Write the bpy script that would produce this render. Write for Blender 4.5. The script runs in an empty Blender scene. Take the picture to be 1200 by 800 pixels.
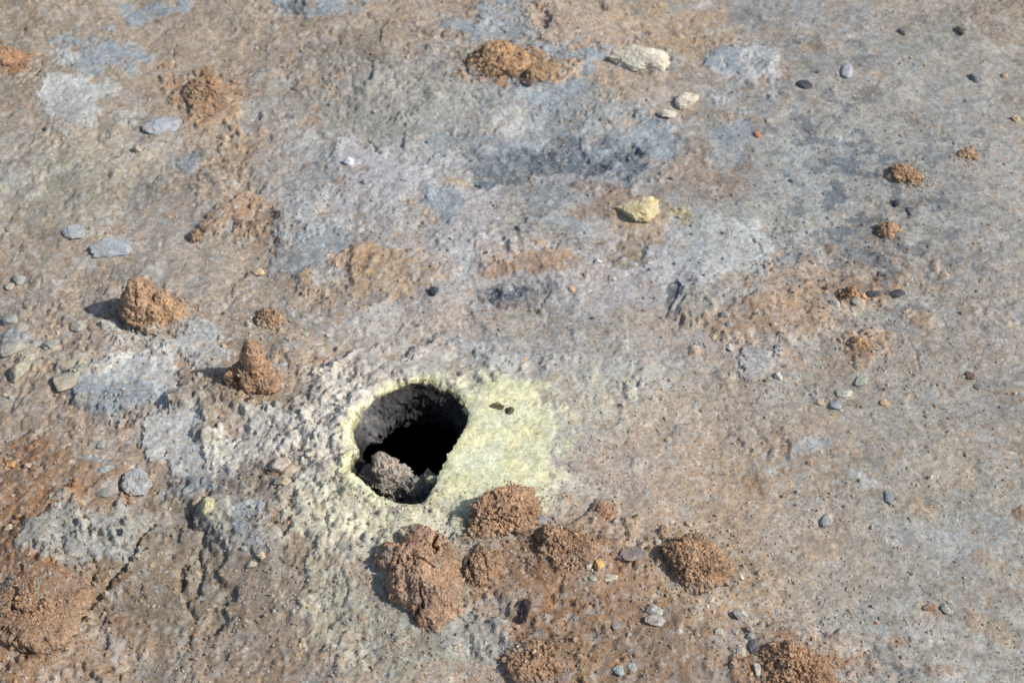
import bpy, bmesh, math, random
import numpy as np
from mathutils import Vector

# ---------------------------------------------------------------- camera, sky, sun
scene = bpy.context.scene
col = scene.collection
scene.render.resolution_x, scene.render.resolution_y = 1024, 682
CAM_H, PITCH, FPX = 2.121, math.radians(45), 1963.3      # camera height, downward tilt, focal length in photo pixels (1200 wide)
cam_data = bpy.data.cameras.new("camera")
cam_data.sensor_width = 36.0
cam_data.lens = 36.0 * FPX / 1200.0
cam_data.clip_start, cam_data.clip_end = 0.05, 2000
cam_data.dof.use_dof = True
cam_data.dof.focus_distance = 2.70
cam_data.dof.aperture_fstop = 5.0
cam = bpy.data.objects.new("camera", cam_data)
cam.location = (0, 0, CAM_H)
cam.rotation_euler = (math.pi / 2 - PITCH, 0, 0)
col.objects.link(cam)
scene.camera = cam

SUN_EL, SUN_AZ = math.radians(42), math.radians(-12)     # azimuth measured from +x towards +y
sdir = Vector((math.cos(SUN_EL) * math.cos(SUN_AZ), math.cos(SUN_EL) * math.sin(SUN_AZ), math.sin(SUN_EL)))
world = bpy.data.worlds.new("World")
scene.world = world
world.use_nodes = True
wt = world.node_tree
for n in list(wt.nodes):
    wt.nodes.remove(n)
sky = wt.nodes.new("ShaderNodeTexSky")
sky.sky_type = 'NISHITA'
sky.sun_disc = False
sky.sun_elevation = SUN_EL
sky.sun_rotation = math.atan2(sdir.x, sdir.y)
sky.air_density, sky.dust_density = 1.0, 1.5
bg = wt.nodes.new("ShaderNodeBackground")
bg.inputs["Strength"].default_value = 0.11
wo = wt.nodes.new("ShaderNodeOutputWorld")
wt.links.new(sky.outputs[0], bg.inputs[0])
wt.links.new(bg.outputs[0], wo.inputs[0])
sl = bpy.data.lights.new("sun", 'SUN')
sl.energy = 3.6
sl.angle = math.radians(0.55)
sl.color = (1.0, 0.972, 0.925)
sun = bpy.data.objects.new("sun", sl)
sun.rotation_euler = sdir.to_track_quat('Z', 'Y').to_euler()
sun.location = (4, -1, 5)
col.objects.link(sun)
scene.view_settings.view_transform = 'Standard'
scene.view_settings.look = 'None'
scene.view_settings.gamma = 1.0
scene.view_settings.use_curve_mapping = False
scene.view_settings.exposure = 0.26

# ---------------------------------------------------------------- noise
rngp = np.random.RandomState(7)
NP = 4096
PERM = rngp.permutation(NP).astype(np.int32)
GA = (rngp.rand(NP) * 2 * np.pi).astype(np.float32)
GX, GY = np.cos(GA), np.sin(GA)
g3 = rngp.randn(NP, 3); g3 /= np.linalg.norm(g3, axis=1)[:, None]
G3 = g3.astype(np.float32)
RV = rngp.rand(NP, 3).astype(np.float32)


def _fade(t):
    return t * t * t * (t * (t * 6 - 15) + 10)


def perlin2(x, y, seed=0):
    x = np.asarray(x, np.float32) + np.float32(seed * 17.31 + 1000.5)
    y = np.asarray(y, np.float32) + np.float32(seed * 9.73 + 1000.5)
    xi, yi = np.floor(x), np.floor(y)
    fx, fy = x - xi, y - yi
    xi, yi = xi.astype(np.int32), yi.astype(np.int32)
    u, v = _fade(fx), _fade(fy)

    def g(a, b):
        h = PERM[(PERM[(xi + a) & (NP - 1)] + (yi + b) * 7) & (NP - 1)]
        return GX[h] * (fx - a) + GY[h] * (fy - b)
    n0 = g(0, 0) * (1 - u) + g(1, 0) * u
    n1 = g(0, 1) * (1 - u) + g(1, 1) * u
    return (n0 * (1 - v) + n1 * v) * 1.5


def fbm2(x, y, freq, octaves=3, gain=0.5, seed=0):
    s = 0; a = 1.0
    for i in range(octaves):
        c, d = math.cos(i * 2.1 + seed * .7), math.sin(i * 2.1 + seed * .7)
        s = s + a * perlin2((x * c + y * d) * freq, (y * c - x * d) * freq, seed + i * 3.7)
        freq *= 2.03; a *= gain
    return s


def worley2(x, y, freq, seed=0):
    """distance to the nearest and second nearest jittered point, and a random value of the nearest"""
    X = np.asarray(x, np.float32) * freq + seed * 13.7 + 500
    Y = np.asarray(y, np.float32) * freq + seed * 5.1 + 500
    xi, yi = np.floor(X).astype(np.int32), np.floor(Y).astype(np.int32)
    f1 = np.full(X.shape, 9.0, np.float32); f2 = f1.copy(); rid = np.zeros(X.shape, np.float32)
    for a in (-1, 0, 1):
        for b in (-1, 0, 1):
            h = PERM[(PERM[(xi + a) & (NP - 1)] + (yi + b) * 7) & (NP - 1)]
            d = np.hypot(xi + a + RV[h, 0] - X, yi + b + RV[h, 1] - Y)
            c = d < f1
            f2 = np.where(c, f1, np.minimum(f2, d))
            rid = np.where(c, RV[h, 2], rid)
            f1 = np.where(c, d, f1)
    return f1, f2, rid


def perlin3(p, seed=0):
    p = np.asarray(p, np.float32) + np.float32(seed * 7.77 + 300.3)
    pi = np.floor(p); f = p - pi; pi = pi.astype(np.int32); w = _fade(f)
    out = 0
    for a in (0, 1):
        for b in (0, 1):
            for c in (0, 1):
                h = PERM[(PERM[(PERM[(pi[:, 0] + a) & (NP - 1)] + pi[:, 1] + b) & (NP - 1)] + (pi[:, 2] + c)) & (NP - 1)]
                g = G3[h]
                d = g[:, 0] * (f[:, 0] - a) + g[:, 1] * (f[:, 1] - b) + g[:, 2] * (f[:, 2] - c)
                wx = w[:, 0] if a else 1 - w[:, 0]
                wy = w[:, 1] if b else 1 - w[:, 1]
                wz = w[:, 2] if c else 1 - w[:, 2]
                out = out + d * wx * wy * wz
    return out * 1.5


def fbm3(p, freq, octaves=3, gain=0.5, seed=0):
    s = 0; a = 1.0
    for i in range(octaves):
        s = s + a * perlin3(p * freq, seed + i * 1.9)
        freq *= 2.07; a *= gain
    return s


def sstep(a, b, x):
    t = np.clip((x - a) / (b - a), 0, 1)
    return t * t * (3 - 2 * t)


def lin(c):
    c = np.array(c, float) / 255.0
    return np.where(c <= 0.04045, c / 12.92, ((c + 0.055) / 1.055) ** 2.4)


ALB = 0.80            # photo tone -> surface albedo (light level of the place)


def alb(r, g, b, k=1.0):
    return (lin((r, g, b)) * ALB * k * np.array((1.0, .995, .955))).astype(np.float32)


# ---------------------------------------------------------------- survey of the ground
def at(px, py, z=0.0):
    """point of the plane at height z that the photograph shows at (px, py)"""
    dx, dy = (px - 600.0) / FPX, (400.0 - py) / FPX
    ca, sa = math.cos(PITCH), math.sin(PITCH)
    d = (dx, ca + dy * sa, -sa + dy * ca)
    t = (z - CAM_H) / d[2]
    return np.array((d[0] * t, d[1] * t, z))


def mpp(P):
    """metres per photo pixel at a point"""
    ca, sa = math.cos(PITCH), math.sin(PITCH)
    depth = P[1] * ca + (CAM_H - P[2]) * sa
    return depth / FPX


# broad swells: px, py, radius across, radius along (photo px), angle, height in m
SWELLS = [
    (500, 545, 230, 170, 0, .035), (380, 620, 120, 150, 20, .012), (200, 450, 150, 90, 10, .016),
    (90, 640, 90, 70, -20, .016), (60, 720, 110, 90, 0, .022), (30, 560, 110, 60, 0, .012),
    (240, 560, 110, 40, 35, -.010), (130, 720, 40, 120, 30, -.014), (300, 620, 70, 70, 0, .010),
    (600, 660, 150, 90, 10, .014), (560, 110, 140, 60, 0, .012), (660, 170, 180, 45, 0, -.012),
    (690, 60, 100, 60, 0, .014), (840, 300, 90, 60, 0, .010), (1000, 380, 160, 60, -10, .006),
    (220, 230, 150, 80, 0, .012), (450, 60, 110, 50, 10, .018), (800, 700, 120, 80, 0, .010),
    (930, 780, 90, 50, 0, .012), (900, 560, 200, 90, 0, -.006), (480, 250, 100, 70, 20, .010),
    (640, 320, 80, 40, 0, .008), (40, 420, 80, 60, 0, .008), (70, 110, 130, 90, 20, .010),
]


def _frame(px, py, rx, ry, ang, z=0.0):
    P = at(px, py, z)
    e = 2.0
    Jx = (at(px + e, py, z) - P)[:2] / e
    Jy = (at(px, py + e, z) - P)[:2] / e
    J = np.column_stack((Jx, Jy))
    a = math.radians(ang)
    R = np.array(((math.cos(a), -math.sin(a)), (math.sin(a), math.cos(a))))
    M = np.diag((1.0 / rx, 1.0 / ry)) @ R @ np.linalg.inv(J)
    return P, M


_SW = [(_frame(*s[:5]), s[5]) for s in SWELLS]


def h_base(x, y):
    x = np.asarray(x, np.float32); y = np.asarray(y, np.float32)
    h = np.zeros(np.broadcast(x, y).shape, np.float32)
    for (P, M), dz in _SW:
        dx, dy = x - P[0], y - P[1]
        q = (M[0, 0] * dx + M[0, 1] * dy) ** 2 + (M[1, 0] * dx + M[1, 1] * dy) ** 2
        h += dz * np.exp(-q)
    h += .012 * fbm2(x, y, 1.7, 2, .5, 3)
    return h


def on(px, py, lift=0.0):
    z = 0.0
    for _ in range(5):
        P = at(px, py, z)
        z = float(h_base(P[0], P[1])) + lift
    return at(px, py, z)


# ---------------------------------------------------------------- vent outline (polar round its centre)
VOUT = [(480, 449), (492, 447), (505, 448), (517, 453), (530, 459), (540, 467), (546, 477), (549, 488), (546, 500), (540, 512),
        (532, 524), (525, 534), (521, 546), (514, 560), (506, 575), (494, 587), (478, 589), (463, 588), (448, 583), (434, 574),
        (423, 565), (412, 558), (407, 550), (412, 541), (421, 535), (422, 526), (416, 518), (412, 510), (414, 500), (420, 488),
        (427, 478), (436, 468), (447, 461), (457, 455), (468, 451)]
VP = np.array([on(*p)[:2] for p in VOUT])
VC = np.array(on(482, 522)[:2])
VA = np.arctan2(VP[:, 1] - VC[1], VP[:, 0] - VC[0])
VR = np.hypot(VP[:, 0] - VC[0], VP[:, 1] - VC[1])
_o = np.argsort(VA)
VA, VR = VA[_o], VR[_o]


def vent_r(th):
    r = np.interp(th, np.concatenate((VA[-3:] - 2 * np.pi, VA, VA[:3] + 2 * np.pi)),
                  np.concatenate((VR[-3:], VR, VR[:3])))
    c, s = np.cos(th), np.sin(th)
    return r + .0042 * fbm2(c * .09, s * .09, 45, 4, .65, 41)


def vent_rs(th):
    return np.interp(th, np.concatenate((VA[-3:] - 2 * np.pi, VA, VA[:3] + 2 * np.pi)), np.concatenate((VR[-3:], VR, VR[:3])))


VZ = float(h_base(VC[0], VC[1]))

# ---------------------------------------------------------------- patches of mud, clay and crust
# px, py, rx, ry, angle, colour, strength, softness, raised (m), roughness, part name or None
T = dict(taupe=(168, 152, 135), gray=(163, 161, 154), blue=(154, 165, 174), pale=(192, 194, 194), lilac=(182, 181, 185),
         slate=(108, 119, 129), dark=(84, 91, 102), orange=(180, 148, 118), rust=(160, 122, 91), brown=(144, 117, 93),
         pink=(184, 165, 149), green=(163, 162, 150), tan=(186, 160, 130), umber=(140, 128, 111), white=(212, 207, 197),
         sulphur=(222, 225, 158), spale=(214, 211, 182), cream=(200, 196, 176), gold=(196, 178, 128))
L = [
    (610, 190, 230, 100, 0, 'blue', .42, .6, 0, .6, None), (660, 310, 230, 90, 0, 'lilac', .5, .6, 0, .6, None), (1010, 200, 170, 160, 0, 'blue', .38, .6, 0, .5, None),
    (220, 690, 250, 130, 0, 'umber', .5, .6, 0, .9, None), (730, 740, 190, 90, 0, 'brown', .45, .6, 0, .9, None), (60, 640, 130, 180, 0, 'brown', .4, .5, 0, 1, None),
    (680, 410, 170, 70, 0, 'lilac', .4, .6, 0, .6, None), (900, 640, 260, 130, 10, 'pink', .45, .6, 0, .5, None), (170, 60, 220, 90, 0, 'taupe', .4, .6, 0, .7, None), (560, 120, 200, 60, 0, 'blue', .35, .5, 0, .6, None),
    # left / top left
    (40, 60, 110, 60, 0, 'umber', .5, .6, 0, 1.0, None), (210, 60, 170, 70, 10, 'taupe', .5, .5, 0, .8, None),
    (118, 62, 42, 26, -10, 'blue', .75, .25, .002, .6, 'clay_patch'), (92, 112, 52, 34, -35, 'pale', .62, .3, .002, .7, 'clay_patch'),
    (12, 72, 24, 14, 10, 'rust', .8, .3, .003, 1, None), (240, 115, 48, 26, -40, 'orange', .75, .35, .004, 1.2, None),
    (246, 103, 26, 14, -30, 'rust', .6, .4, .003, 1.3, None), (310, 178, 40, 26, 30, 'tan', .6, .4, .003, 1, None), (300, 240, 44, 22, 20, 'orange', .65, .4, .004, 1.2, None),
    (320, 262, 34, 16, 5, 'rust', .45, .4, .003, 1.2, None), (225, 195, 26, 12, -10, 'blue', .65, .25, .002, .5, 'clay_patch'),
    (110, 180, 100, 50, 0, 'green', .4, .5, 0, 1, None), (60, 225, 110, 40, 0, 'green', .35, .5, 0, 1.2, None),
    (345, 208, 44, 60, 20, 'blue', .45, .4, .001, 1, None), (358, 300, 44, 34, -20, 'blue', .65, .3, .002, .6, 'clay_patch'),
    (185, 12, 30, 10, 0, 'blue', .6, .3, .001, .6, None), (385, 6, 54, 12, 0, 'blue', .8, .3, .002, .5, 'clay_patch'),
    (345, 8, 14, 8, 0, 'dark', .5, .4, -.004, 1, None), (460, 30, 60, 24, 0, 'pink', .4, .5, 0, 1, None),
    (440, 70, 90, 34, -5, 'umber', .5, .5, .002, 1.1, None), (480, 120, 100, 50, -8, 'gray', .4, .4, 0, 1.3, None),
    (435, 150, 80, 50, 30, 'gray', .4, .4, 0, 1.3, None), (200, 320, 200, 50, 0, 'taupe', .3, .6, 0, .8, None),
    # centre top
    (600, 25, 34, 22, -50, 'blue', .85, .25, .003, .4, 'clay_patch'), (570, 38, 44, 12, -10, 'blue', .7, .3, .002, .4, None),
    (640, 20, 10, 18, 20, 'rust', .6, .4, -.006, 1, None), (690, 30, 66, 36, 0, 'pink', .75, .4, .003, .8, None),
    (800, 36, 90, 26, -8, 'tan', .55, .4, 0, .8, None), (720, 88, 34, 26, 0, 'tan', .5, .4, 0, .8, None),
    (762, 118, 60, 26, 0, 'pink', .5, .4, .001, .9, None), (665, 60, 46, 14, -10, 'blue', .6, .35, .001, .4, None),
    (660, 108, 60, 24, -10, 'blue', .75, .3, .002, .4, 'clay_patch'), (700, 130, 50, 22, 0, 'gray', .4, .4, 0, .8, None),
    (600, 82, 60, 18, 10, 'orange', .85, .3, .003, 1.2, None), (640, 84, 34, 12, 10, 'tan', .7, .3, .002, 1, None),
    (600, 138, 26, 10, 0, 'pale', .5, .3, .002, .5, None),
    (660, 180, 130, 26, -3, 'blue', .6, .35, 0, .7, None), (600, 196, 54, 20, 0, 'slate', .75, .4, -.002, .7, 'dark_mineral_stain'),
    (680, 185, 60, 18, -5, 'slate', .7, .35, -.002, .7, 'dark_mineral_stain'), (730, 192, 40, 14, -10, 'slate', .65, .35, -.002, .7, None),
    (700, 165, 26, 9, 0, 'slate', .5, .35, 0, .6, None), (560, 160, 26, 10, 0, 'slate', .4, .35, 0, .6, None),
    (740, 165, 50, 14, 5, 'blue', .6, .3, .002, .5, None), (600, 192, 22, 8, 0, 'blue', .7, .3, .002, .5, None),
    (650, 208, 130, 10, -4, 'lilac', .6, .5, .002, .7, None),
    (540, 214, 20, 9, 0, 'tan', .8, .3, .002, 1, None), (445, 205, 60, 40, -20, 'lilac', .7, .35, .002, .5, 'clay_patch'),
    (410, 240, 30, 26, 0, 'lilac', .5, .35, .001, .5, None), (560, 245, 60, 40, 0, 'lilac', .6, .4, .001, .6, None),
    (520, 240, 26, 20, 0, 'blue', .65, .3, .001, .5, None), (625, 235, 44, 30, -10, 'slate', .4, .45, 0, .9, None),
    (610, 265, 44, 24, 10, 'gray', .6, .4, .002, .7, None), (665, 270, 40, 18, 10, 'blue', .5, .35, .002, .5, None),
    (700, 240, 36, 28, 0, 'brown', .55, .4, 0, 1.1, None), (630, 305, 60, 16, -6, 'orange', .7, .4, .002, 1, None),
    (580, 318, 22, 10, 0, 'rust', .6, .4, .002, 1, None), (640, 280, 60, 14, 0, 'umber', .4, .4, 0, 1, None),
    (760, 275, 46, 30, 0, 'tan', .65, .45, 0, 1, None), (735, 295, 26, 18, 0, 'umber', .6, .4, -.002, 1, None),
    (790, 258, 22, 10, -30, 'gold', .55, .5, 0, 1, None), (830, 195, 46, 34, 0, 'brown', .5, .45, 0, 1, None), (815, 200, 30, 24, 0, 'pink', .4, .4, .001, .9, None),
    (862, 80, 44, 26, 0, 'lilac', .65, .35, .002, .7, None), (850, 72, 30, 18, 0, 'blue', .6, .3, .002, .5, 'clay_patch'), (890, 64, 16, 20, 20, 'pale', .6, .3, .002, .5, None),
    (860, 160, 34, 26, 40, 'blue', .5, .35, 0, .7, None),
    (840, 300, 66, 50, 0, 'pale', .8, .3, .001, .3, 'clay_patch'), (790, 300, 30, 24, 0, 'lilac', .5, .4, .001, .6, None), (800, 340, 40, 20, 0, 'lilac', .6, .4, .001, .6, None),
    (845, 330, 30, 8, -5, 'pink', .7, .5, .001, .6, None), (890, 250, 60, 24, 0, 'gray', .5, .5, .001, .7, None),
    (740, 350, 60, 30, 0, 'lilac', .55, .4, .001, .6, None), (760, 380, 34, 20, 0, 'pink', .6, .4, 0, .7, None),
    (787, 345, 7, 20, -15, 'dark', .7, .4, -.004, .8, None), (815, 355, 22, 18, 0, 'gray', .7, .3, .003, .6, None),
    (590, 342, 26, 8, 20, 'dark', .6, .3, -.002, .6, None), (612, 355, 20, 6, -50, 'dark', .6, .3, -.002, .6, None), (560, 200, 30, 8, -15, 'slate', .6, .3, -.001, .6, None),
    (640, 196, 40, 8, 5, 'dark', .35, .35, 0, .6, None), (745, 190, 26, 8, 0, 'dark', .4, .35, 0, .6, None), (705, 168, 18, 8, -20, 'dark', .35, .35, 0, .6, None),
    # dark streaks right
    (1005, 50, 9, 7, 0, 'slate', .85, .3, 0, .4, 'dark_mineral_stain'), (1012, 70, 16, 7, 10, 'dark', .7, .5, 0, .4, None),
    (1060, 62, 50, 10, 4, 'slate', .35, .6, 0, .4, None), (870, 20, 20, 10, 0, 'slate', .45, .5, 0, .5, None), (990, 20, 26, 12, 0, 'slate', .4, .5, 0, .5, None),
    (1017, 110, 15, 9, 25, 'dark', .85, .3, 0, .5, None), (1046, 100, 9, 5, 10, 'dark', .6, .3, 0, .5, None),
    (1018, 168, 10, 7, -20, 'dark', .9, .25, 0, .5, 'dark_mineral_stain'), (995, 169, 14, 3, -12, 'dark', .85, .3, 0, .5, None),
    (1005, 203, 20, 4, -8, 'dark', .85, .3, 0, .5, 'dark_mineral_stain'), (1020, 214, 9, 5, 10, 'dark', .75, .3, 0, .5, None), (1110, 163, 8, 3, 0, 'dark', .7, .3, 0, .5, None),
    (1145, 158, 9, 6, 10, 'dark', .8, .3, 0, .5, None), (1010, 300, 50, 24, 0, 'slate', .55, .35, 0, .8, None),
    (1066, 245, 16, 10, 30, 'dark', .7, .4, 0, .6, None), (975, 290, 26, 9, -10, 'slate', .6, .35, 0, .6, None),
    (1060, 310, 12, 8, -40, 'dark', .6, .35, 0, .6, None), (1165, 385, 14, 6, 0, 'slate', .6, .4, 0, .6, None), (1112, 336, 12, 5, 10, 'dark', .6, .4, 0, .6, None),
    (920, 314, 22, 8, 15, 'blue', .8, .25, .002, .4, 'clay_patch'), (1170, 20, 40, 24, 0, 'brown', .45, .5, 0, 1, None),
    (1100, 200, 160, 200, 0, 'gray', .35, .6, 0, .6, None),
    # orange-brown band on the right
    (950, 350, 110, 44, 12, 'orange', .55, .7, .002, 1, None), (910, 372, 70, 26, 10, 'orange', .4, .6, .002, 1, None), (1010, 345, 40, 20, 0, 'orange', .5, .4, .002, 1.1, None),
    (1015, 405, 28, 16, 10, 'orange', .8, .3, .003, 1, None), (1080, 373, 14, 14, 0, 'orange', .7, .4, .002, .8, None), (985, 425, 22, 12, 0, 'rust', .5, .5, 0, .8, None),
    (890, 428, 24, 18, 35, 'blue', .75, .3, .003, .4, 'clay_patch'), (960, 430, 180, 50, 15, 'pink', .4, .5, 0, .8, None), (930, 460, 60, 30, 20, 'gray', .5, .5, 0, .6, None),
    # centre below
    (450, 322, 74, 24, 6, 'tan', .75, .35, .002, 1, None), (420, 305, 34, 12, 10, 'orange', .5, .4, .002, 1, None), (370, 350, 44, 16, 30, 'tan', .4, .5, 0, 1, None),
    (540, 300, 60, 20, 10, 'lilac', .5, .4, .001, .7, None), (470, 375, 80, 26, 0, 'pale', .45, .45, .001, .8, None), (540, 380, 90, 22, 0, 'pink', .5, .45, 0, .9, None),
    (598, 350, 36, 18, 5, 'dark', .62, .45, -.002, .9, 'dark_mineral_stain'), (608, 362, 14, 12, 40, 'dark', .5, .4, 0, .8, None), (585, 342, 14, 12, 0, 'dark', .4, .4, 0, .8, None),
    (650, 400, 120, 44, 5, 'gray', .6, .5, 0, .7, None), (730, 440, 70, 24, -8, 'blue', .5, .45, 0, .7, None), (620, 420, 90, 26, 0, 'lilac', .45, .5, 0, .7, None),
    (720, 470, 90, 50, 0, 'cream', .42, .6, 0, .9, None), (800, 500, 90, 40, 0, 'pink', .35, .5, 0, .8, None), (560, 415, 100, 10, -3, 'pale', .5, .5, .003, .8, None),
    (690, 540, 22, 26, 0, 'slate', .35, .5, 0, .8, None), (770, 560, 90, 50, 0, 'pink', .6, .5, 0, .7, None), (850, 470, 60, 24, 0, 'taupe', .4, .5, 0, .9, None),
    # left centre, pale clay
    (152, 440, 62, 40, -20, 'pale', .8, .25, .004, .5, 'clay_patch'), (130, 458, 44, 24, -15, 'blue', .7, .25, .002, .4, None), (150, 405, 44, 20, 0, 'white', .45, .35, .003, .9, None),
    (238, 400, 34, 32, 20, 'pale', .72, .3, .003, .7, 'clay_patch'), (215, 520, 56, 30, -25, 'pale', .75, .3, .004, .8, 'clay_patch'), (232, 562, 36, 12, -15, 'slate', .4, .35, .001, .6, None),
    (310, 515, 56, 26, 5, 'white', .75, .35, .004, 1, 'mineral_crust'), (345, 500, 36, 36, 0, 'pink', .5, .45, .002, 1.2, None), (235, 465, 50, 36, 0, 'umber', .55, .45, .005, 1.4, None),
    (310, 465, 44, 16, 10, 'tan', .55, .4, .002, 1.3, None), (40, 460, 80, 70, 20, 'taupe', .5, .5, 0, 1.3, None), (60, 430, 60, 22, -20, 'cream', .35, .4, .003, 1.4, None),
    (30, 400, 26, 14, 0, 'blue', .45, .35, .003, 1, None), (115, 505, 60, 20, 10, 'orange', .3, .5, 0, 1, None), (125, 570, 16, 10, 0, 'blue', .5, .35, .002, .5, None), (116, 541, 16, 7, 0, 'blue', .5, .35, .002, .5, None),
    # lower left
    (40, 588, 96, 58, 0, 'brown', .72, .4, .002, 1.1, None), (50, 705, 100, 96, 10, 'brown', .85, .35, .004, 1.1, None), (60, 740, 80, 70, 0, 'rust', .45, .4, .002, 1.1, None),
    (98, 642, 50, 30, -15, 'gray', .85, .22, .003, .3, 'clay_slab'), (118, 605, 30, 20, 10, 'gray', .75, .25, .004, .6, None), (75, 632, 30, 18, 0, 'green', .4, .3, .002, .4, None),
    (275, 622, 42, 22, -12, 'blue', .75, .3, .004, .6, 'clay_patch'), (230, 565, 40, 12, -15, 'blue', .55, .3, .002, .5, None), (250, 600, 20, 18, 0, 'cream', .6, .4, .004, 1.2, None),
    (180, 690, 120, 60, 20, 'umber', .45, .5, 0, .9, None), (230, 640, 22, 80, 20, 'umber', .6, .5, -.006, 1.4, None), (240, 780, 140, 30, 0, 'taupe', .4, .5, 0, 1, None),
    (325, 770, 60, 40, 0, 'brown', .4, .5, 0, 1.1, None), (335, 560, 60, 40, 0, 'umber', .45, .5, 0, 1.5, None), (330, 700, 60, 60, 0, 'taupe', .5, .5, 0, .9, None),
    # around the vent
    (395, 640, 40, 130, -6, 'cream', .5, .45, .002, 1.8, None), (385, 560, 48, 76, 10, 'white', .6, .4, .003, 1.7, None), (390, 480, 40, 50, 30, 'white', .75, .45, .003, 1.6, None),
    (470, 430, 90, 22, -4, 'pink', .45, .4, .003, 1.3, None), (440, 720, 60, 60, 0, 'green', .5, .5, 0, 1.5, None), (450, 432, 60, 14, -15, 'white', .4, .4, .002, 1.3, None),
    (330, 505, 60, 30, -10, 'white', .6, .35, .002, 1.2, None), (430, 440, 36, 12, -25, 'pink', .6, .35, .002, 1, None), (400, 455, 22, 26, 30, 'white', .7, .35, .002, 1.2, None),
    (375, 585, 30, 40, 10, 'cream', .5, .4, .002, 1.5, None), (350, 470, 34, 22, 0, 'umber', .35, .4, 0, 1.5, None), (440, 600, 50, 20, 0, 'white', .4, .4, .002, 1.3, None),
    # lower centre
    (545, 745, 90, 46, -12, 'green', .75, .35, .001, .8, None), (600, 715, 40, 24, 0, 'pink', .5, .4, .001, .7, None), (555, 700, 40, 30, 0, 'blue', .35, .45, .001, .8, None),
    (560, 775, 34, 6, -22, 'slate', .8, .3, 0, .5, 'dark_mineral_stain'), (620, 650, 110, 56, 10, 'brown', .85, .35, .004, 1.1, None), (680, 690, 130, 60, 10, 'rust', .6, .5, .002, 1, None),
    (720, 750, 150, 60, 0, 'brown', .6, .5, 0, .9, None), (705, 602, 20, 12, 0, 'rust', .75, .35, .002, .9, None), (760, 620, 90, 40, 0, 'pink', .5, .5, 0, .8, None),
    (663, 735, 12, 10, 0, 'orange', .8, .4, .001, .9, None), (820, 660, 70, 50, 10, 'tan', .5, .5, 0, 1, None), (815, 655, 48, 36, 0, 'brown', .7, .4, .003, 1.1, None),
    (930, 775, 70, 36, 0, 'rust', .7, .4, .003, 1.1, None), (640, 770, 70, 34, 0, 'brown', .7, .4, .003, 1.1, None), (880, 570, 26, 16, 0, 'brown', .4, .5, 0, .8, None),
    (900, 640, 150, 100, 0, 'tan', .35, .6, 0, .8, None),
    (30, 620, 60, 110, 5, 'rust', .55, .4, .002, 1.1, None), (96, 640, 44, 26, -18, 'gray', .85, .22, .0, .3, 'clay_slab'), (140, 610, 30, 20, 10, 'gray', .6, .3, .002, .6, None),
    (548, 742, 66, 26, -14, 'gray', .85, .3, .002, .7, 'clay_patch'), (600, 706, 28, 22, 0, 'gray', .4, .5, .001, .6, None), (540, 700, 16, 22, 0, 'cream', .4, .4, .001, .8, None),
    (640, 190, 100, 20, -3, 'slate', .6, .45, -.001, .7, None), (580, 205, 30, 9, 0, 'slate', .6, .35, -.001, .7, None), (842, 298, 52, 40, 0, 'pale', .75, .3, 0, .3, None),
    # lower right grey clay
    (1080, 680, 180, 130, -20, 'gray', .55, .5, .001, .5, None), (1110, 560, 120, 60, 0, 'green', .3, .5, 0, .5, None), (1120, 640, 70, 30, 0, 'blue', .35, .5, 0, .5, None),
    (1090, 715, 20, 9, -15, 'orange', .6, .4, .001, .8, None), (1155, 655, 22, 9, -20, 'orange', .4, .4, .001, .8, None), (1075, 595, 20, 10, -20, 'orange', .4, .4, .001, .8, None),
    (1160, 735, 30, 14, -30, 'orange', .4, .4, .001, .8, None), (1050, 750, 10, 6, 0, 'rust', .6, .4, .001, .8, None), (1105, 785, 26, 8, -10, 'rust', .45, .4, .001, .8, None),
    (1010, 562, 26, 8, -15, 'pale', .7, .3, .001, .5, 'clay_patch'), (945, 521, 20, 7, 10, 'pale', .6, .3, .001, .5, None), (905, 552, 9, 5, 0, 'pale', .6, .3, .001, .5, None),
    (1040, 767, 40, 5, 0, 'dark', .45, .4, -.002, .6, None), (1195, 603, 12, 8, 0, 'rust', .8, .3, .002, .9, None),
]
_PL = []
for i, (px, py, rx, ry, ang, cname, st, so, dz, ro, part) in enumerate(L):
    P = on(px, py)
    _, M = _frame(px, py, rx, ry, ang, P[2])
    _PL.append((P, M, alb(*T[cname]), st, so, dz, ro, part, i))
PARTS = [p for p in _PL if p[7]]
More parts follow.
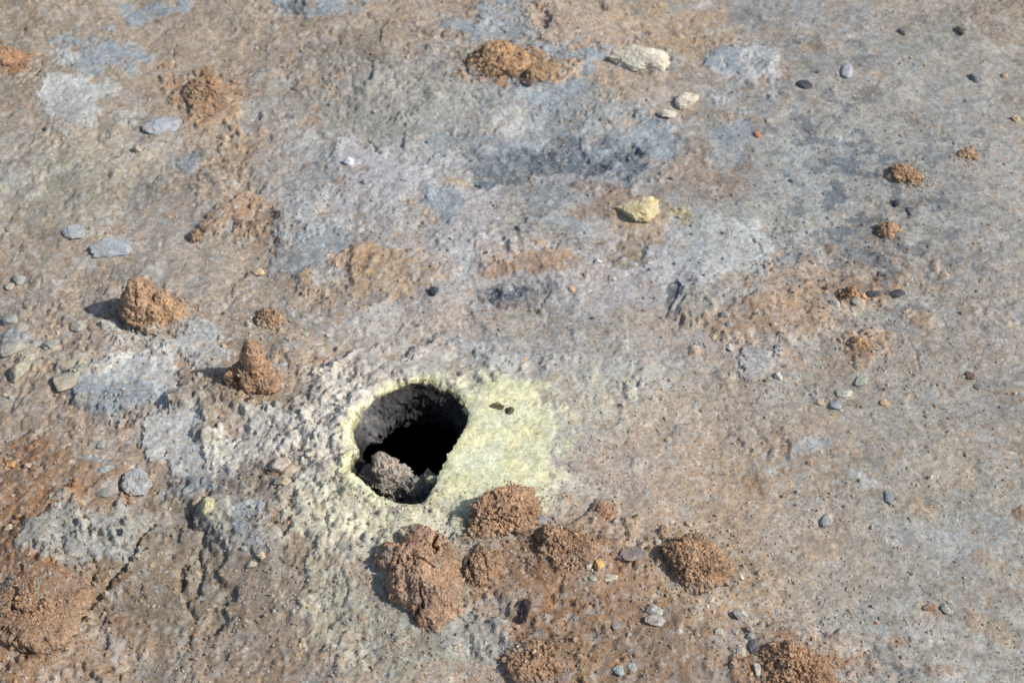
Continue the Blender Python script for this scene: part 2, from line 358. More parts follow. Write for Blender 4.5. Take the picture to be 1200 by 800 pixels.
# thin cracks: list of photo-pixel polylines, width (m), depth (m)
CRACKS = [
    ([(868, 273), (885, 290), (893, 300), (915, 315)], .004, .008), ([(178, 618), (160, 630), (150, 650), (140, 672), (122, 690), (105, 702), (92, 716)], .009, .015), ([(108, 660), (110, 676), (98, 694), (104, 712)], .006, .013), ([(128, 640), (140, 646), (150, 650)], .005, .01),
    ([(345, 165), (330, 175), (312, 190)], .003, .006), ([(205, 55), (203, 100), (195, 125)], .004, .006), ([(430, 440), (455, 428), (490, 418), (512, 414)], .003, .006),
    ([(560, 428), (575, 437), (580, 446)], .003, .005), ([(250, 578), (236, 590), (224, 600), (228, 615), (244, 622)], .007, .012), ([(244, 622), (232, 645), (236, 670), (222, 700), (226, 722)], .006, .010), ([(232, 645), (214, 660), (218, 690)], .005, .009), ([(0, 690), (12, 722), (28, 728)], .008, .02),
    ([(10, 722), (8, 750), (30, 770)], .007, .016), ([(142, 555), (140, 575), (145, 590)], .006, .010), ([(415, 620), (400, 634), (370, 648)], .003, .006), ([(404, 660), (408, 690), (402, 710)], .003, .006),
    ([(390, 600), (384, 640), (385, 680)], .003, .006), ([(1060, 395), (1070, 410), (1078, 430)], .002, .004), ([(1090, 768), (1110, 756), (1140, 740)], .002, .003), ([(430, 160), (445, 180)], .003, .007),
    ([(405, 25), (395, 60), (400, 90)], .003, .004), ([(760, 380), (775, 400), (790, 402)], .002, .003), ([(240, 560), (225, 575), (200, 580)], .004, .007),
]
_CR = [([on(*p)[:2] for p in c], w, d) for c, w, d in CRACKS]


def ground(x, y, want_color=True, want_part=False):
    """height (and albedo) of the mud surface for arrays of positions"""
    x = np.asarray(x, np.float32).ravel(); y = np.asarray(y, np.float32).ravel()
    n = len(x)
    h = h_base(x, y)
    hb = h.copy()
    near = (np.abs(x) < 1.7) & (y > .7) & (y < 4.2)
    wA = fbm2(x, y, 9, 4, .6, 11); wB = fbm2(x, y, 9, 4, .6, 23)          # warp
    e1 = fbm2(x, y, 26, 4, .62, 31)                                        # ragged edges
    e2 = fbm2(x, y, 90, 3, .7, 37)
    ec = fbm2(x, y, 17, 3, .5, 33)
    rough = .22 + .78 * sstep(-.15, .6, fbm2(x, y, 6.5, 4, .6, 43))
    right = sstep(.1, .7, x + .3 * wA)
    for (qx, qy, qr) in ((480, 120, .32), (90, 440, .26), (230, 630, .30), (620, 40, .25)):
        q_ = on(qx, qy); rough = rough + .40 * np.exp(-(((x - q_[0]) ** 2 + ((y - q_[1]) * .7) ** 2) / (qr * .6) ** 2))
    rough -= .42 * right; rough = np.maximum(rough, .12)
    c = None
    if want_color:
        m1 = sstep(-.35, .35, fbm2(x, y, 3.1, 4, .6, 51))[:, None]
        m2 = sstep(.0, .55, fbm2(x, y, 5.3, 4, .6, 57))[:, None]
        m3 = sstep(.15, .6, fbm2(x, y, 8.3, 4, .6, 61))[:, None]
        rr = right[:, None]
        base = alb(*T['taupe']) * (1 - rr) + alb(158, 153, 144) * rr
        m1 = m1 * (1 - .45 * rr); c = base * (1 - m1 * .6) + alb(*T['pink']) * .95 * m1 * .6
        c = c * (1 - m2 * .45) + alb(*T['blue']) * m2 * .45
        m3 = m3 * (1 - .75 * rr); c = c * (1 - m3 * .4) + alb(*T['brown']) * m3 * .4
        # embedded flakes and crumbs of differently coloured mud
        for fq, sd, thr, kk_ in ((22, 301, .72, .55), (48, 303, .66, .55), (105, 305, .62, .55), (200, 307, .66, .6)):
            g1, g2, gid = worley2(x + .30 / fq * wA + .05 / fq * e1, y + .30 / fq * wB - .05 / fq * e1, fq, sd)
            mk = (1 - sstep(.30, .42, g1 + .10 * e2)) * (gid > thr)
            t_ = (gid - thr) / (1 - thr)
            pc = np.array([alb(166, 172, 176), alb(188, 186, 180), alb(196, 166, 134), alb(142, 120, 100), alb(150, 152, 146), alb(128, 124, 120)])[np.clip((t_ * 6).astype(int), 0, 5)]
            k = (mk * kk_)[:, None]
            c = c * (1 - k) + pc * k
    part = np.zeros(n, np.int32); pbest = np.full(n, .5, np.float32)
    raised = np.zeros(n, np.float32)
    for (P, M, colr, st, so, dz, ro, pn, idx) in _PL:
        R = 1.9 / min(np.linalg.norm(M[0]), np.linalg.norm(M[1]))
        ii = np.nonzero((np.abs(x - P[0]) < R) & (np.abs(y - P[1]) < R))[0]
        if not len(ii):
            continue
        dx, dy = x[ii] - P[0], y[ii] - P[1]
        if want_color:
            st = min(.98, st * (1.5 if so < .4 else 1.2))
        size = 1 / np.linalg.norm(M[0])
        wa = min(.040, size * (.35 if size < .035 else .7))
        dx = dx + wa * wA[ii]; dy = dy + wa * wB[ii]
        d = np.sqrt((M[0, 0] * dx + M[0, 1] * dy) ** 2 + (M[1, 0] * dx + M[1, 1] * dy) ** 2)
        d = d + .46 * ec[ii] + .15 * e1[ii]
        ks = .8 if so >= .5 else .38
        m = ks * (1 - sstep(1 - so, 1 + so, d)) + (1 - ks) * (1 - sstep(.93, 1.07, d + .16 * e1[ii] + .14 * e2[ii]))
        rough[ii] += (ro * .85 - .18 - rough[ii]) * m * min(1, st * 1.0) * .8
        mh = 1 - sstep(.94, 1.02, d + .16 * e1[ii] + .14 * e2[ii])
        raised[ii] += dz * 1.35 * mh
        if want_color:
            mm = (m * st)[:, None]
            c[ii] = c[ii] * (1 - mm) + colr * mm
        if want_part and pn:
            t = mh * .99
            s = (t > .5)
            part[ii[s]] = idx + 1
    # relief
    med = fbm2(x, y, 9, 3, .42, 71)
    bil = np.exp(-(fbm2(x + .012 * e1, y + .012 * e2, 17, 4, .6, 75) / .075) ** 2) * sstep(.0, .5, fbm2(x, y, 6, 3, .6, 76) + .1)
    f1, f2, rid = worley2(x + .014 * wA + .006 * e1, y + .014 * wB - .006 * e1, 34, 3)
    knob = sstep(.55, .1, f1 + .18 * e1) * sstep(.62, .98, rid)
    f1b, f2b, ridb = worley2(x + .003 * wB, y + .003 * wA, 90, 5)
    knob2 = sstep(.55, .1, f1b + .15 * e2) * sstep(.72, .98, ridb)
    sm = fbm2(x, y, 62, 3, .6, 81)
    fine = fbm2(x, y, 190, 2, .7, 91)
    rg = .07 * e1 + .07 * e2
    sc1, sc2, sc3 = fbm2(x, y, 8, 3, .5, 97) + rg, fbm2(x, y, 15, 3, .55, 99) + rg, fbm2(x, y, 30, 3, .55, 101) + rg
    scarp = .9 * sstep(-.02, .03, sc1) + .7 * sstep(.14, .19, sc2) + .45 * sstep(.34, .40, sc3) - .6 * sstep(-.42, -.37, -np.abs(sc2) - .3)
    pit = 1.3 * sstep(.52, .70, fbm2(x, y, 40, 3, .6, 103)) + 1.0 * sstep(.50, .66, fbm2(x, y, 85, 2, .6, 105))
    lump = sstep(.0, .5, fbm2(x, y, 7.5, 3, .5, 107))
    rough = np.maximum(rough, .10)
    h = h + raised + (.0022 + .0030 * (1 - right)) * med + rough * (.0022 * med - .0042 * bil * (.4 + lump) + .0052 * knob * (.3 + lump) + .0036 * knob2 * (.3 + lump) + .0006 * sm + .0003 * fine
                              + .0034 * scarp - .0020 * (1 - .9 * right) * pit)
    # wrinkled skin of the crust left and below the vent
    Pw, Mw = _frame(385, 610, 75, 190, 8, .02)
    dx, dy = x - Pw[0], y - Pw[1]
    wr = np.exp(-((Mw[0, 0] * dx + Mw[0, 1] * dy) ** 2 + (Mw[1, 0] * dx + Mw[1, 1] * dy) ** 2) ** 1.5)
    xr, yr = x + .35 * y * .3 + .012 * wA, y + .012 * wB
    wn = fbm2(xr + .014 * e1, yr * .6 + .010 * e2, 30, 4, .65, 111)
    h = h + wr * (.0030 * fbm2(x, y, 40, 4, .65, 112) - .0034 * np.exp(-(wn / .10) ** 2) + .0030 * np.abs(fbm2(x, y, 110, 3, .65, 113)))
    # cracks
    for pl, w, dep in _CR:
        for (a, b) in zip(pl[:-1], pl[1:]):
            mx, my = (a + b) / 2
            R = np.linalg.norm(b - a) / 2 + w * 3 + .02
            ii = np.nonzero((np.abs(x - mx) < R) & (np.abs(y - my) < R))[0]
            if not len(ii):
                continue
            px_, py_ = x[ii] + .010 * wA[ii] + .005 * e1[ii] - a[0], y[ii] + .010 * wB[ii] + .004 * e2[ii] - a[1]
            ab = b - a
            t = np.clip((px_ * ab[0] + py_ * ab[1]) / (ab @ ab), 0, 1)
            d = np.hypot(px_ - t * ab[0], py_ - t * ab[1]) / (w * np.maximum(.1, 1 + 1.1 * wB[ii] + .5 * e2[ii]))
            h[ii] = np.minimum(h[ii], hb[ii] + raised[ii] + .002 - dep * (1 - sstep(.1, 1.0, d)))
    # vent rim
    rx, ry = x - VC[0], y - VC[1]
    r = np.hypot(rx, ry); th = np.arctan2(ry, rx)
    edge = r - vent_rs(th)
    h = h - .008 * np.exp(-np.maximum(edge, 0) / .005) + .005 * np.exp(-((edge - .020) / .020) ** 2) * (.4 + 1.2 * sstep(-.5, .5, wA))
    smear = None
    if want_color or want_part:
        # sulphur bloom: wide tongue to the right, thin lip all round, pale below
        Ps, Ms = _frame(578, 518, 80, 90, -30, .03)
        dx, dy = x + .022 * wA - Ps[0], y + .022 * wB - Ps[1]
        d = np.sqrt((Ms[0, 0] * dx + Ms[0, 1] * dy) ** 2 + (Ms[1, 0] * dx + Ms[1, 1] * dy) ** 2)
        s1 = 1 - sstep(.78, 1.24, d + .16 * ec + .16 * e1 + .08 * e2)
        lw = .006 + .012 * sstep(.2, 1, -np.sin(th + .9))
        lip = 1 - sstep(lw * .7, lw * 2.0, edge + .008 * e1 + .006 * wA)
        Pp, Mp = _frame(468, 600, 104, 40, 4, .03)
        dx, dy = x + .02 * wA - Pp[0], y + .02 * wB - Pp[1]
        dd = np.sqrt((Mp[0, 0] * dx + Mp[0, 1] * dy) ** 2 + (Mp[1, 0] * dx + Mp[1, 1] * dy) ** 2)
        s2 = 1 - sstep(.6, 1.25, dd + .35 * e1)
        bloom = 1 - sstep(.03, .13, edge + .03 * e1 + .03 * wA + .06 * (np.cos(th - .3) > 0) * np.cos(th - .3))
        if want_color:
            k = (bloom * .85 * (.75 + .25 * sstep(-.3, .3, ec)))[:, None]; c = c * (1 - k) + alb(216, 210, 200) * k
            k = (s2 * .85)[:, None]; c = c * (1 - k) + alb(*T['spale']) * k
            halo = (1 - sstep(.8, 1.7, d + .25 * e1 + .1 * e2))[:, None] * .55; c = c * (1 - halo) + alb(196, 196, 184) * halo
            yn = sstep(-.7, .8, fbm2(x, y, 17, 4, .6, 121))[:, None]
            yel = alb(232, 228, 182) * yn + alb(222, 224, 194) * (1 - yn)
            k = (np.maximum(s1, lip) * .98)[:, None]; c = c * (1 - k) + yel * k
            sk = (sstep(.42, .62, fbm2(x, y, 60, 4, .7, 128) + .25 * wB) * s1 * .3)[:, None]; c = c * (1 - sk) + alb(150, 140, 100) * sk
            pk = (sstep(.3, .7, fbm2(x, y, 30, 3, .6, 127)) * lip * .5)[:, None]
            c = c * (1 - pk) + alb(180, 168, 150) * pk
        if want_part:
            part[(np.maximum(s1, lip) > .5)] = 9999
        # the bloom fills the relief
        fl = np.maximum(s1, 0)
        h = h * (1 - .7 * fl) + (hb + .006) * .7 * fl + fl * (.0006 * e2 + .0010 * e1) + .0022 * sstep(.25, .6, fl)
    if want_color:
        calm = (1 - .92 * np.maximum(s1, lip))
        for fq, sd, thr, kk_ in ((30, 311, .76, .26), (75, 313, .66, .32), (150, 315, .62, .45)):
            g1, g2, gid = worley2(x + .30 / fq * wA + .05 / fq * e1, y + .30 / fq * wB - .05 / fq * e1, fq, sd)
            mk = (1 - sstep(.30, .40, g1 + .12 * e2)) * (gid > thr) * calm
            t_ = (gid - thr) / (1 - thr)
            pc = np.array([alb(172, 180, 184), alb(204, 202, 196), alb(198, 172, 144), alb(134, 114, 96), alb(120, 124, 128), alb(150, 150, 146)])[np.clip((t_ * 6).astype(int), 0, 5)]
            k = (mk * kk_)[:, None]
            c = c * (1 - k) + pc * k
        # dark grey-brown lines and pale efflorescence, in ragged veins
        vn = np.exp(-(fbm2(x + .01 * e1, y + .01 * e2, 12, 5, .68, 171) / .05) ** 2) * sstep(-.1, .4, fbm2(x, y, 5, 3, .6, 172)) * calm
        k = (vn * .38)[:, None]; c = c * (1 - k) + alb(112, 104, 96) * k
        vn = sstep(.22, .5, fbm2(x, y, 14, 5, .72, 175)) * sstep(-.1, .5, fbm2(x, y, 4, 3, .6, 176)) * calm
        k = (vn * .30)[:, None]; c = c * (1 - k) + alb(198, 199, 196) * k
        # thin slate coloured films in the right hand mud
        q_ = on(1010, 230); nearr = np.exp(-(((x - q_[0]) / .24) ** 2 + ((y - q_[1]) / .45) ** 2))
        k = (sstep(.24, .34, fbm2(x, y, 20, 4, .62, 161) + .3 * (nearr - .75)) * .85 * nearr)[:, None]
        c = c * (1 - k) + alb(*T['slate']) * .85 * k
        # fine mottling that belongs to the dirt itself
        mt = fbm2(x, y, 38, 5, .75, 131)[:, None]
        lo = fbm2(x, y, 7, 4, .6, 133)[:, None]; c = c * (1 + .15 * np.clip(mt, -1, 1)) * (1 + .13 * lo)
        gr = sstep(.18, .55, fbm2(x, y, 75, 4, .75, 137) + .12)[:, None]
        spread = (.03 + .26 * sstep(-.1, .5, fbm2(x, y, 4, 3, .5, 139)))[:, None]
        if True:
            spread = spread * (1 - .85 * np.maximum(s1, lip)[:, None])
        c = c * (1 - gr * spread) + alb(178, 142, 108) * gr * spread
        gb = sstep(.2, .55, fbm2(x, y, 55, 4, .75, 143))[:, None]
        c = c * (1 - gb * .12) + alb(158, 166, 172) * gb * .28
        dk = sstep(.50, .75, fbm2(x, y, 105, 3, .75, 151))[:, None]
        c = c * (1 - dk * .25)
        far = ~near
        c = np.clip(c, .01, .9)
    return h, c, part


# ---------------------------------------------------------------- materials
def new_mat(name, rough=.93, speck=.5, bump=.35, scale=1.0, spec=.18):
    m = bpy.data.materials.new(name)
    m.use_nodes = True
    nt = m.node_tree
    b = nt.nodes["Principled BSDF"]
    b.inputs["Roughness"].default_value = rough
    b.inputs["Specular IOR Level"].default_value = spec
    N = nt.nodes.new; K = nt.links.new
    at_ = N("ShaderNodeAttribute"); at_.attribute_name = "albedo"
    geo = N("ShaderNodeTexCoord")
    # grains: small cells, a few of them tan, pale or dark
    v = N("ShaderNodeTexVoronoi"); v.inputs["Scale"].default_value = 330 * scale
    n0 = N("ShaderNodeTexNoise"); n0.inputs["Scale"].default_value = 160 * scale; n0.inputs["Detail"].default_value = 5
    n0.inputs["Roughness"].default_value = .7
    K(geo.outputs["Object"], v.inputs["Vector"]); K(geo.outputs["Object"], n0.inputs["Vector"])
    sep = N("ShaderNodeSeparateColor"); K(v.outputs["Color"], sep.inputs[0])
    cr = N("ShaderNodeValToRGB"); e = cr.color_ramp
    e.interpolation = 'LINEAR'
    e.elements[0].position = 0; e.elements[0].color = (.42, .38, .36, 1)
    e.elements[1].position = 1; e.elements[1].color = (1.75, 1.62, 1.45, 1)
    for p, c_ in ((.08, (.62, .58, .55, 1)), (.16, (.97, .96, .95, 1)), (.70, (1.0, 1.0, 1.0, 1)), (.80, (1.14, 1.04, .92, 1)), (.9, (1.12, 1.08, 1.04, 1))):
        x_ = e.elements.new(p); x_.color = c_
    K(sep.outputs[0], cr.inputs[0])
    mul = N("ShaderNodeMix"); mul.data_type = 'RGBA'; mul.blend_type = 'MULTIPLY'
    mul.inputs[0].default_value = speck
    K(at_.outputs["Color"], mul.inputs[6]); K(cr.outputs[0], mul.inputs[7])
    mr = N("ShaderNodeMapRange"); mr.inputs[1].default_value = .28; mr.inputs[2].default_value = .72
    mr.inputs[3].default_value = .74; mr.inputs[4].default_value = 1.26
    K(n0.outputs[0], mr.inputs[0])
    mul2 = N("ShaderNodeMix"); mul2.data_type = 'RGBA'; mul2.blend_type = 'MULTIPLY'; mul2.inputs[0].default_value = .85
    K(mul.outputs[2], mul2.inputs[6]); K(mr.outputs[0], mul2.inputs[7])
    K(mul2.outputs[2], b.inputs["Base Color"])
    bp = N("ShaderNodeBump"); bp.inputs["Strength"].default_value = bump; bp.inputs["Distance"].default_value = .004 / scale
    ad = N("ShaderNodeMath"); ad.operation = 'MULTIPLY_ADD'
    ad.inputs[1].default_value = -.5
    K(v.outputs["Distance"], ad.inputs[0]); K(n0.outputs[0], ad.inputs[2])
    K(ad.outputs[0], bp.inputs["Height"]); K(bp.outputs[0], b.inputs["Normal"])
    return m


M_GROUND = new_mat("weathered_mud", bump=.28, speck=.5)
M_SOIL = new_mat("granular_soil", bump=.9, speck=.8, scale=.75)
M_STONE = new_mat("weathered_stone", rough=.85, speck=.25, bump=.3, scale=.8, spec=.3)
M_GRIT = new_mat("loose_grit", rough=.85, speck=.15, bump=.1, spec=.3)
M_VENT = new_mat("shade_tinted_vent_wall", rough=.9, speck=.8, bump=1.0, scale=.45)  # its vertex colours carry painted shade and a painted lit ledge


def mesh_obj(name, V, F, mat, C=None, smooth=True, parent=None, loc=None):
    me = bpy.data.meshes.new(name)
    F = np.asarray(F, np.int32)
    k = F.shape[1]
    me.vertices.add(len(V)); me.vertices.foreach_set("co", np.asarray(V, np.float32).ravel())
    me.loops.add(F.size); me.loops.foreach_set("vertex_index", F.ravel())
    me.polygons.add(len(F))
    me.polygons.foreach_set("loop_start", np.arange(0, F.size, k, dtype=np.int32))
    me.polygons.foreach_set("use_smooth", np.full(len(F), smooth))
    if C is not None:
        a = me.attributes.new("albedo", 'FLOAT_COLOR', 'POINT')
        cc = np.ones((len(V), 4), np.float32); cc[:, :3] = C
        a.data.foreach_set("color", cc.ravel())
    me.materials.append(mat)
    me.update(calc_edges=True)
    o = bpy.data.objects.new(name, me)
    col.objects.link(o)
    if parent is not None:
        o.parent = parent
    if loc is not None:
        o.location = loc
    return o


def sub_faces(V, F, C):
    u, inv = np.unique(F.ravel(), return_inverse=True)
    return V[u], inv.reshape(F.shape).astype(np.int32), C[u]


def tag(o, label=None, cat=None, group=None, kind=None):
    if label: o['label'] = label
    if cat: o['category'] = cat
    if group: o['group'] = group
    if kind: o['kind'] = kind
    return o


# ---------------------------------------------------------------- the ground sheet
def axis(a, b, step, outer):
    core = np.arange(a, b, step)
    lo, hi, s = [core[0]], [core[-1]], step * 1.5
    while lo[-1] > -outer:
        s = min(s * (1.035 if s < .02 else 1.3), 60); lo.append(lo[-1] - s)
    s = step * 1.5
    while hi[-1] < outer:
        s = min(s * (1.035 if s < .02 else 1.3), 60); hi.append(hi[-1] + s)
    return np.concatenate((lo[:0:-1], core, hi[1:]))


xs = axis(-1.21, 1.21, .0028, 250)
ys = axis(1.34, 3.34, .0031, 250)
nx, ny = len(xs), len(ys)
XX, YY = np.meshgrid(xs, ys)
X, Y = XX.ravel().astype(np.float64), YY.ravel().astype(np.float64)
rx, ry = X - VC[0], Y - VC[1]
rr_ = np.hypot(rx, ry); tt_ = np.arctan2(ry, rx)
vr_ = vent_r(tt_)
inside = rr_ < vr_
idx = np.arange(nx * ny).reshape(ny, nx)
F = np.stack((idx[:-1, :-1].ravel(), idx[:-1, 1:].ravel(), idx[1:, 1:].ravel(), idx[1:, :-1].ravel()), 1)
keep = ~inside[F].all(1)
F = F[keep]
snap = inside & (rr_ > 1e-6)
used = np.zeros(nx * ny, bool); used[F.ravel()] = True
snap &= used
X[snap] = VC[0] + rx[snap] / rr_[snap] * vr_[snap]
Y[snap] = VC[1] + ry[snap] / rr_[snap] * vr_[snap]
Z, C, PT = ground(X, Y, True, True)
V = np.stack((X, Y, Z), 1)
fp = PT[F].max(1)
fmin = PT[F].min(1)
fp = np.where(fmin == fp, fp, 0)
Vg, Fg, Cg = sub_faces(V, F[fp == 0], C)
g_obj = tag(mesh_obj("ground", Vg, Fg, M_GROUND, Cg), kind='structure')
for (P, M, colr, st, so, dz, ro, pn, i_) in PARTS:
    Fs = F[fp == i_ + 1]
    if len(Fs) < 12:
        continue
    v_, f_, c_ = sub_faces(V, Fs, C)
    mesh_obj(pn, v_, f_, M_GROUND, c_, parent=g_obj)

# ---------------------------------------------------------------- the vent: crust, throat wall, cavity
vent = bpy.data.objects.new("steam_vent", None)
vent.empty_display_size = .1
vent.location = (VC[0], VC[1], VZ)
col.objects.link(vent)
tag(vent, "dark steam vent hole with a sulphur yellow rim and pale yellow tongue of crust", "steam vent")
v_, f_, c_ = sub_faces(V, F[fp == 9999], C)
mesh_obj("sulphur_crust", v_ - np.array(vent.location), f_, M_GROUND, c_, parent=vent)
NT = 420
ths = np.linspace(-np.pi, np.pi, NT, endpoint=False)
R0 = vent_r(ths)
cx_, sx_ = np.cos(ths), np.sin(ths)
zr, _, _ = ground(VC[0] + cx_ * (R0 + .0004), VC[1] + sx_ * (R0 + .0004), True, False)
# depth below rim, radius factor, shift
prof = [(-.0008, 1.006, 0), (.004, 1.0, 0), (.009, .995, 0), (.015, .985, 0), (.022, .975, 0), (.03, .965, 0), (.038, .955, 0), (.047, .95, 0),
        (.056, .95, 0), (.065, .955, 0), (.074, .97, 0), (.083, 1.0, 0), (.092, 1.05, 0), (.102, 1.14, 0), (.115, 1.3, 0), (.135, 1.5, 0), (.16, 1.7, 0),
        (.2, 1.9, 0), (.25, 2.0, 0), (.32, 2.0, 0), (.40, 1.8, 0), (.46, 1.3, 0), (.50, .6, 0), (.505, .02, 0)]
prof = np.array(prof)
kk = np.interp(np.arange(0, 23, .25), np.arange(24), np.arange(24))
pd = np.interp(kk, np.arange(24), prof[:, 0]); pr = np.interp(kk, np.arange(24), prof[:, 1])
VV = []
Rs = np.interp(np.arange(NT), np.arange(NT), R0)
Rsm = np.convolve(np.concatenate((R0[-20:], R0, R0[:20])), np.ones(35) / 35, 'same')[20:-20]
for k in range(len(pd)):
    w = min(1, pd[k] / .014) if pd[k] > 0 else 0
    ucs = .030 + .05 * np.exp(-((np.angle(np.exp(1j * (ths - math.radians(95))))) / .75) ** 2) + .03 * np.exp(-((np.angle(np.exp(1j * (ths - math.radians(10))))) / .7) ** 2)
    Rk = (R0 * (1 - w) + Rsm * w) * np.interp(pd[k] * .08 / ucs, prof[:, 0], prof[:, 1])
    # ledge leaning in on the far left, undercut on the near side
    led = np.exp(-((np.angle(np.exp(1j * (ths - math.radians(135))))) / .45) ** 2)
    Rk = Rk * (1 - led * .30 * sstep(.01, .05, pd[k]) * (1 - sstep(.075, .10, pd[k])))
    far = np.exp(-((np.angle(np.exp(1j * (ths - math.radians(75))))) / .7) ** 2)
    Rk = Rk * (1 - far * .10 * sstep(.01, .06, pd[k]) * (1 - sstep(.09, .13, pd[k])))
    z = zr * (1 - w) + VZ * w - pd[k]
    VV.append(np.stack((cx_ * Rk, sx_ * Rk, z - VZ), 1))
VV = np.concatenate(VV)
nk = len(pd)
amp = np.repeat(np.clip(pd / .03, 0, 1), NT)
VS = VV * np.array((.7, .7, 2.2))
nn = fbm3(VS, 22, 4, .62, 5) * .012 + np.abs(fbm3(VS, 40, 4, .65, 9)) * .009 + .006 * sstep(0, .06, fbm3(VV, 32, 3, .6, 10))
dirs = np.stack((np.tile(cx_, nk), np.tile(sx_, nk), np.zeros(nk * NT)), 1)
VV = VV - dirs * (nn * amp)[:, None]
VV[:, 2] += fbm3(VV, 33, 3, .6, 15) * .006 * amp
dep = np.repeat(pd, NT)
wc = np.zeros((len(VV), 3), np.float32)
ny_ = fbm3(VV, 45, 3, .6, 19)
top = 1 - sstep(.002, .011, dep + .006 * ny_)
wall_grey = alb(104, 103, 104) * .75; shade_grey = alb(62, 60, 60) * .5; yl = alb(214, 209, 165)  # the dark grey puts the throat's shade into the wall colour
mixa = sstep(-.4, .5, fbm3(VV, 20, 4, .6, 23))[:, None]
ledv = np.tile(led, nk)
wc = shade_grey * 1.1 * (1 - mixa) + wall_grey * .55 * mixa
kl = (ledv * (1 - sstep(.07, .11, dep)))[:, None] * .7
wc = wc * (1 - kl) + wall_grey * (1.6 + 1.6 * mixa) * kl * .85  # ledge painted lighter so it reads as sunlit
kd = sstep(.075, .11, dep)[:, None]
wc = wc * (1 - kd) + alb(52, 50, 49) * (.5 + mixa) * kd  # cavity colour darkened with depth to paint in its shade
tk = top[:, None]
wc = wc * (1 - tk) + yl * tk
Fv = []
ar = np.arange(NT)
for k in range(nk - 1):
    Fv.append(np.stack((k * NT + ar, (k + 1) * NT + ar, (k + 1) * NT + (ar + 1) % NT, k * NT + (ar + 1) % NT), 1))
Fv = np.concatenate(Fv)
kr = np.repeat(np.arange(nk - 1), NT)
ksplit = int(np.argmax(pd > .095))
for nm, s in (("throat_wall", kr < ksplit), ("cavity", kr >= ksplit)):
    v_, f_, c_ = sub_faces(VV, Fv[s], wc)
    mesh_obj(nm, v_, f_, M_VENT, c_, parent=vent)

# ---------------------------------------------------------------- lumps, stones
_ico = {}


def ico(n):
    if n not in _ico:
        bm = bmesh.new(); bmesh.ops.create_icosphere(bm, subdivisions=n, radius=1)
        v = np.array([q.co[:] for q in bm.verts]); f = np.array([[q.index for q in p.verts] for p in bm.faces])
        bm.free(); _ico[n] = (v / np.linalg.norm(v, axis=1)[:, None], f)
    return _ico[n]


def surf_z(P):
    return float(ground(np.array([P[0]]), np.array([P[1]]), False)[0][0])


def lobed(d, lobes):
    """far hit of rays from the origin with a union of ellipsoids (cx,cy,cz,rx,ry,rz)"""
    r = np.full(len(d), 1e-3)
    for (a, b, c_, ex, ey, ez) in lobes:
        e = np.array((ex, ey, ez)); o = np.array((a, b, c_)) / e
        dd = d / e
        A = (dd ** 2).sum(1); B = -(dd @ o); Cc = (o ** 2).sum() - 1
        disc = B * B - A * Cc
        ok = disc > 0
        t = np.where(ok, (-B + np.sqrt(np.where(ok, disc, 0))) / A, 0)
        r = np.maximum(r, t)
    return r


OCT = (np.array([(1, 0, 0), (-1, 0, 0), (0, 1, 0), (0, -1, 0), (0, 0, 1), (0, 0, -1)], float),
       np.array([(0, 2, 4), (2, 1, 4), (1, 3, 4), (3, 0, 4), (2, 0, 5), (1, 2, 5), (3, 1, 5), (0, 3, 5)]))


def grit_mesh(P, N, size, colors, rs, base=None):
    """one mesh of little irregular grains at points P"""
    bv, bf = base or ico(1)
    n = len(P)
    nv = len(bv)
    jit = bv[None] * (1 + rs.uniform(-.28, .28, (n, nv, 1)))
    jit = jit * rs.uniform(.6, 1.25, (n, 1, 3)) * np.array((1, 1, .75))
    q = rs.randn(n, 4); q[:, 1:3] *= .5; q /= np.linalg.norm(q, axis=1)[:, None]
    w, x, y, z = q.T
    R = np.stack((1 - 2 * (y * y + z * z), 2 * (x * y - z * w), 2 * (x * z + y * w), 2 * (x * y + z * w), 1 - 2 * (x * x + z * z), 2 * (y * z - x * w),
                  2 * (x * z - y * w), 2 * (y * z + x * w), 1 - 2 * (x * x + y * y)), 1).reshape(n, 3, 3)
    vv = np.einsum('nij,nvj->nvi', R, jit) * size[:, None, None] + P[:, None, :]
    ff = bf[None] + (np.arange(n) * nv)[:, None, None]
    cc = np.repeat(colors, nv, axis=0)
    return vv.reshape(-1, 3), ff.reshape(-1, 3), cc


GRAIN_PAL = np.array([alb(196, 160, 118), alb(214, 188, 150), alb(170, 122, 84), alb(190, 190, 186), alb(150, 156, 160), alb(120, 92, 74),
                      alb(225, 208, 178), alb(84, 82, 84), alb(200, 140, 96)])


CLODS = []


